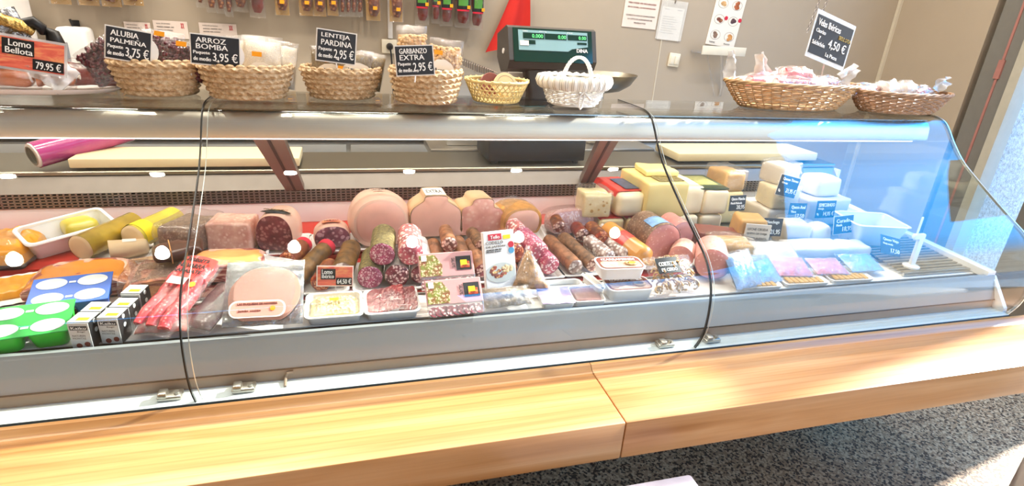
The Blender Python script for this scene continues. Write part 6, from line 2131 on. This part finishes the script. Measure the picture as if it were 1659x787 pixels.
def sheet_(label, px0, px1, py0, py1, m, name, cat, lines=(), y=None, ry=0, holder=None, group=None):
    a, b = wp_((px0 + px1) / 2, (py0 + py1) / 2), None
    wd = (wp_(px1, (py0 + py1) / 2) - wp_(px0, (py0 + py1) / 2)).length
    h = abs(wp_((px0 + px1) / 2, py0).z - wp_((px0 + px1) / 2, py1).z)
    t = thing(name, label, cat, (a.x, (y or WY) - .003, a.z), (0, math.radians(ry), 0), group)
    o = obj('sheet', MB().box((0, 0, 0), (wd, .002, h)), M[m], t, 0)
    tm = {}
    for row in lines:
        s_, x, z, rw, rh = row[:5]
        text(tm.setdefault(row[5] if len(row) > 5 else 'greyink', MB()), s_, x * wd, z * h, rw * wd, rh * h, TR(0, -.001, 0), .0015)
    for mk, mb in tm.items():
        obj('lettering', mb, M[mk], o, 0)
    return t, wd, h


sheet_('pinkish paper notice with centred text on the back wall', 1010, 1066, -4, 46, 'paperpink', 'wall_notice', 'notice', [('PARA PODER VER DECLARACION', -.40, .28, .80, .05, 'tubbrown'), ('EN EL PANEL, LA INFORMACION', -.40, .14, .80, .05, 'tubbrown'), ('CONSULTE CON SU CHARCUTERO', -.42, -.12, .84, .045), ('LA LISTA DE ALERGENOS DE', -.36, -.24, .72, .045), ('PRODUCTOS', -.16, -.36, .34, .045)], ry=2)
t, wd, h = sheet_('white document in a clear sleeve hanging on the back wall, right of the pinkish notice', 1068, 1104, 12, 66, 'paper', 'document_sleeve', 'notice', [('FACTURA', -.38, .42, .2, .022), ('----', .2, .42, .2, .02)] + [('xxxx xx xxxx x xxx'[:18 - k], -.40, .2 - k * .07, .5 + .2 * (k % 3) / 2, .018) for k in range(8)], ry=3)
obj('clear_sleeve', MB().box((0, -.004, .02), (wd * 1.18, .0012, h * 1.18)), M['acryl'], t, 0)
obj('hook', MB().tube([(.0, -.005, h * .62), (.0, -.008, h * .7), (.006, -.004, h * .74)], .003, 6), M['ventm'], t, 40)
# food poster
t, wd, h = sheet_('cream poster of food drawings in a grid on the back wall', 1152, 1200, -10, 76, 'paper', 'food_poster', 'poster', [('TAPAS', -.40, -.46, .2, .03), ('PLATO', .12, -.46, .2, .03)], ry=5)
po = [c_ for c_ in t.children][0]
r2 = random.Random(4)
for i in range(3):
    for j in (-1, 1):
        cx_, cz_ = j * wd * .24, h * (.30 - i * .30)
        mb = MB()
        for k in range(7):
            a = r2.random() * 6.3
            rr = r2.random() * .016
            mb.ball((cx_ + rr * math.cos(a), -.0016, cz_ + rr * math.sin(a)), (.013, .001, .010), 8, 4)
        obj('food_drawing', mb, M[('tanbag', 'jerkyor', 'choriz_skin', 'jerkyv', 'pate', 'roast')[(i * 2 + (j > 0)) % 6]], po, 60)
        obj('drawing_ring', MB().tube([(cx_ + .034 * math.cos(a), -.0014, cz_ + .026 * math.sin(a)) for a in [2 * PI * q_ / 24 for q_ in range(24)]], .0008, 4, True), M['greyink'], po, 60)
        if i == 1:
            obj('red_spot', MB().lathe([(.012, 0), (.012, .001)], 16, TR(cx_ + .045, -.0012, cz_ + .012) @ RX(PI / 2)), M['redink'], po, 40)
# switch and socket
p_ = wp_(1091, 97)
t = thing('light_switch', 'square ivory double switch on the back wall below the document sleeve', 'switch', (p_.x, WY - .006, p_.z), (0, math.radians(4), 0))
obj('plate', MB().rbox((0, 0, 0), (.074, .012, .078), .004), M['ivory'], t, 30)
for s_ in (-1, 1):
    obj('rocker', MB().rbox((s_ * .016, -.007, 0), (.028, .006, .05), .002), M['ivory'], t, 30)
p_ = wp_(631, 75)
t = thing('wall_socket', 'ivory wall socket with a black plug behind the chickpea basket', 'socket', (p_.x, WY - .007, p_.z))
obj('plate', MB().rbox((0, 0, 0), (.082, .014, .07), .005), M['ivory'], t, 30)
pg = thing('power_plug', 'black plug and cable in the ivory wall socket', 'plug', (p_.x, WY - .015, p_.z))
obj('plug', MB().lathe([(.018, 0), (.016, -.03), (.008, -.045)], 16, RX(-PI / 2)), M['black'], pg, 40)
obj('cable', MB().tube([(0, -.035, -.002), (.004, -.045, -.04), (.010, -.03, -.12), (.014, -.014, -.20), (.012, -.02, -.27)], .004, 8), M['black'], pg, 60)
cd_ = MB().rbox((0, 0, 0), (.024, .018, .80), .003)
q0 = wp_(631, 30)
tag(obj('cable_conduit', cd_, M['plast'], None, 30), 'white vertical cable duct on the back wall above the ivory socket', 'cable duct', None, (wp_(632, 50).x, WY - .009, p_.z + .44))
# acrylic leaflet shelf
a, b = wp_(1112, 82), wp_(1180, 90)
t = thing('acrylic_shelf', 'clear acrylic bracket shelf on the back wall below the food poster', 'shelf', ((a.x + b.x) / 2 + .03, WY - .001, a.z))
obj('plate', MB().rbox((0, -.06, 0), (.30, .12, .012), .003), M['acryl'], t, 30)
obj('lip', MB().rbox((0, -.118, .014), (.30, .006, .05), .002), M['ivory'], t, 30)
obj('strut', MB().tube([(.0, -.10, -.006), (.10, -.02, -.20), (.11, -.004, -.26)], .010, 6).tube([(-.10, -.10, -.006), (.07, -.004, -.26)], .005, 6), M['acryl'], t, 30)
# panel joints in the wall
struct('trim_wall_joint', MB().box((wp_(1070, 75).x, WY - .001, 1.9), (.006, .004, 3.4)), M['trim'])
# white papers leaning at the back, left
for (px0, px1, py0, py1, lab) in ((203, 245, 36, 62, 'leftmost'), (250, 305, 34, 62, 'middle'), (324, 384, 38, 64, 'rightmost')):
    sheet_('white printed sheet on the back wall above the bean baskets, %s of three' % lab, px0, px1, py0, py1, 'paperpink', 'price_list', 'notice', [('Lista de precios', -.40, .30, .4, .06), ('xxxx xxxx xx', -.40, .12, .5, .05), ('xxxx xx xxxx', -.40, -.06, .45, .05), ('xx', .30, .1, .1, .3, 'redink')], group='price lists on the back wall')
# soap dispenser, white machine
p_ = wp_(135, 76)
t = thing('soap_dispenser', 'white wall dispenser with a grey window above the oval plate', 'dispenser', (p_.x, WY - .06, p_.z))
obj('body', MB().rbox((0, 0, 0), (.12, .11, .18), .02, 3), M['plast'], t, 40)
obj('window', MB().rbox((-.030, -.056, -.018), (.030, .004, .09), .0015, 1), plain('grey_window', '#8d8f96', .2), t, 30)
obj('spout', MB().lathe([(.008, 0), (.008, .02)], 12, TR(0, -.02, -.11)), M['black'], t, 40)
p2 = wp_(124, 42)
t = thing('wall_hook', 'small black hook on the back wall above the white dispenser', 'hook', (p2.x, WY - .004, p2.z))
obj('plate', MB().rbox((0, 0, 0), (.03, .008, .05), .002), M['black'], t, 30)
obj('prong', MB().tube([(0, -.004, 0), (0, -.03, -.01), (-.006, -.036, .03)], .005, 8), M['black'], t, 60)
p3 = wp_(14, 12)
t = thing('white_machine', 'large rounded white appliance behind the gold ham bag at the left edge', 'appliance', (p3.x - .05, 3.0, .982))
obj('housing', MB().rbox((0, 0, (p3.z - .98) / 2 + .07), (.34, .30, p3.z - .98 + .14), .05, 4), M['plast'], t, 40)
obj('dial', MB().lathe([(.03, 0), (.03, .012)], 20, TR(.12, -.155, p3.z - 1.06) @ RX(PI / 2)), M['steel'], t, 40)
# red apron
pa = at(848, 10, y=3.12)
t = thing('red_apron', 'bright red cloth hanging on the back wall left of the scale display', 'cloth', (pa.x, WY - .05, pa.z + .12))
h = pa.z + .12 - at(806, 86, y=3.15).z
def ap(s_):
    return lambda u, v: ((u - .5) * (.07 + .17 * v) - .045 * v - .02 * v * v, .012 * math.sin(u * 9 + 1) * (.4 + v) + s_ * .003, -v * h * (1 - .18 * u * v))
obj('cloth', MB().grid(ap(0), 24, 16).grid(ap(1), 24, 16), M['redcloth'], t, 70)
obj('loop', MB().tube([(-.02, 0, 0), (0, .03, .03), (.02, 0, 0)], .004, 6), M['redcloth'], t, 60)

# hanging packs of cured sausage
rl = thing('hanging_rail', 'steel rail on the back wall from which the sausage packs hang', 'rail', (-.2, WY - .06, 1.80))
obj('bar', MB().tube([(-1.4, 0, 0), (1.35, 0, 0)], .008, 10), M['steel'], rl, 40)
for x in (-1.3, -.2, 1.2):
    obj('bracket', MB().box((x, .03, 0), (.02, .06, .03)), M['steel'], rl, 0)
def hang(label, px0, px1, pyb, kind, group):
    y = WY - .07
    a, b = at(px0, pyb, y=y), at(px1, pyb, y=y)
    wd = b.x - a.x
    top = 1.79
    h = top - a.z
    t = thing('hanging_sausage_pack', label, 'sausage pack', ((a.x + b.x) / 2, y, a.z), (0, 0, RND.uniform(-.12, .12)), group)
    if kind == 'card':
        obj('card', MB().rbox((0, .012, h / 2), (wd, .002, h), .0008, 1), M['card'], t, 0)
        cw, skin = wd * .40, 'choriz_skin'
    elif kind == 'green':
        cw, skin = wd * .42, 'jerky'
    else:
        cw, skin = wd * .40, 'choriz_skin'
    zz = [.0 + h * k / 10 for k in range(11)]
    obj('sausage', MB().tube([(.004 * math.sin(k * .8), 0, .022 + (h * .78) * k / 10) for k in range(11)], [cw * (.55 if k in (0,) else (.9 if k in (1,) else 1)) * (1 + .06 * math.sin(k * 2.1)) for k in range(11)], 12), M[skin], t, 60)
    obj('film', pillow(MB(), wd * 1.08, h * .98, cw * 2.3, 10, px0 * .1, .006, .001, TR(0, -.002, h * .49)), M['vac'], t, 70)
    if kind == 'green':
        lb_ = obj('label', MB().grid(lambda u, v: ((u - .5) * wd * .86, -cw * 1.24 + .010 * (2 * u - 1) ** 2, .085 + v * .12), 8, 2), M['blackink'], t, 60)
        obj('green_print', MB().grid(lambda u, v: ((u - .5) * wd * .66, -cw * 1.28 + .007 * (2 * u - 1) ** 2, .105 + v * .045), 8, 2), M['greenink'], lb_, 60)
        obj('red_print', MB().grid(lambda u, v: ((u - .5) * wd * .84, -cw * 1.27 + .010 * (2 * u - 1) ** 2, .080 + v * .008), 8, 2), M['redink'], lb_, 60)
        obj('badge_print', MB().lathe([(wd * .18, 0), (wd * .18, .001)], 16, TR(0, -cw * 1.29, .175) @ RX(PI / 2)), M['tanbag'], lb_, 40)
        obj('orange_sticker', MB().box((wd * .36, -cw * 1.30, .10), (.016, .001, .016)), M['orange'], t, 0)
    elif kind == 'card':
        obj('orange_sticker', MB().box((wd * .05, -cw * 1.32, .06), (.020, .001, .016)), M['orange'], t, 0)
        obj('paper_top', MB().box((0, -cw * 1.2, h * .62), (wd * .9, .001, .05)), M['card'], t, 0)
    obj('hook', MB().tube([(0, .002, h - .012), (0, .0, h), (0, .01, h + .016), (0, .018, h + .010)], .002, 6), M['steel'], t, 60)
    return t


gA = 'brown sausage packs on kraft card'
for (a, b, yb, lab) in ((82, 114, 6, 'far left'), (128, 160, 8, 'second from the left'), (164, 196, 10, 'third from the left'), (200, 232, 8, 'fourth from the left'), (447, 469, 24, 'alone between a green label pack and the cluster'), (486, 508, 25, 'left end of the cluster above the lentil basket'), (508, 529, 26, 'second in the cluster above the lentil basket'), (531, 549, 25, 'third in the cluster above the lentil basket'), (594, 617, 33, 'alone left of the cable duct'), (632, 653, 35, 'over the cable duct')):
    hang('brown sausages on kraft card, %s' % lab, a, b, yb, 'card', gA)
gB = 'clear packs of thin red sausages'
for (a, b, yb, lab) in ((319, 332, 12, 'left end of the group above the rice basket'), (336, 352, 20, 'second above the rice basket'), (352, 366, 22, 'third above the rice basket'), (366, 378, 27, 'longest above the rice basket'), (379, 402, 19, 'right end of the group above the rice basket'), (550, 560, 27, 'left one of the thin four above the lentil sign'), (560, 569, 27, 'second of the thin four above the lentil sign'), (569, 578, 27, 'third of the thin four above the lentil sign'), (578, 588, 27, 'right one of the thin four above the lentil sign')):
    hang('thin red sausage pack, %s' % lab, a, b, yb, 'clear', gB)
gC = 'green label sausage packs'
for (a, b, yb, lab) in ((406, 430, 28, 'alone above the rice basket'), (673, 694, 40, 'left end of the five by the red cloth'), (699, 712, 38, 'second of the five by the red cloth, half hidden'), (713, 732, 42, 'third of the five by the red cloth'), (737, 760, 44, 'fourth of the five by the red cloth'), (761, 781, 48, 'nearest the red cloth')):
    hang('black and green labelled sausage pack, %s' % lab, a, b, yb, 'green', gC)
# chains hanging at the top right
for (px, py, y, lab) in ((1308, 50, 2.0, 'longer of the two'), (1333, 18, 2.0, 'shorter of the two')):
    p_ = at(px, py, y=y)
    ch = MB()
    nlk = 26 if 'longer' in lab else 18
    for k in range(nlk):
        m_ = TR(p_.x + .0024 * k, p_.y, p_.z + .012 * k) @ RY(math.radians(11)) @ RZ((k % 2) * PI / 2)
        ch.tube([(.004 * math.cos(a), 0, .008 * math.sin(a)) for a in [2 * PI * i / 10 for i in range(10)]], .0011, 5, True, m_)
    tag(obj('hanging_chain', ch, M['ventm'], None, 60), 'thin metal chain hanging above the tilted slate sign, %s' % lab, 'chain', 'thin hanging chains')
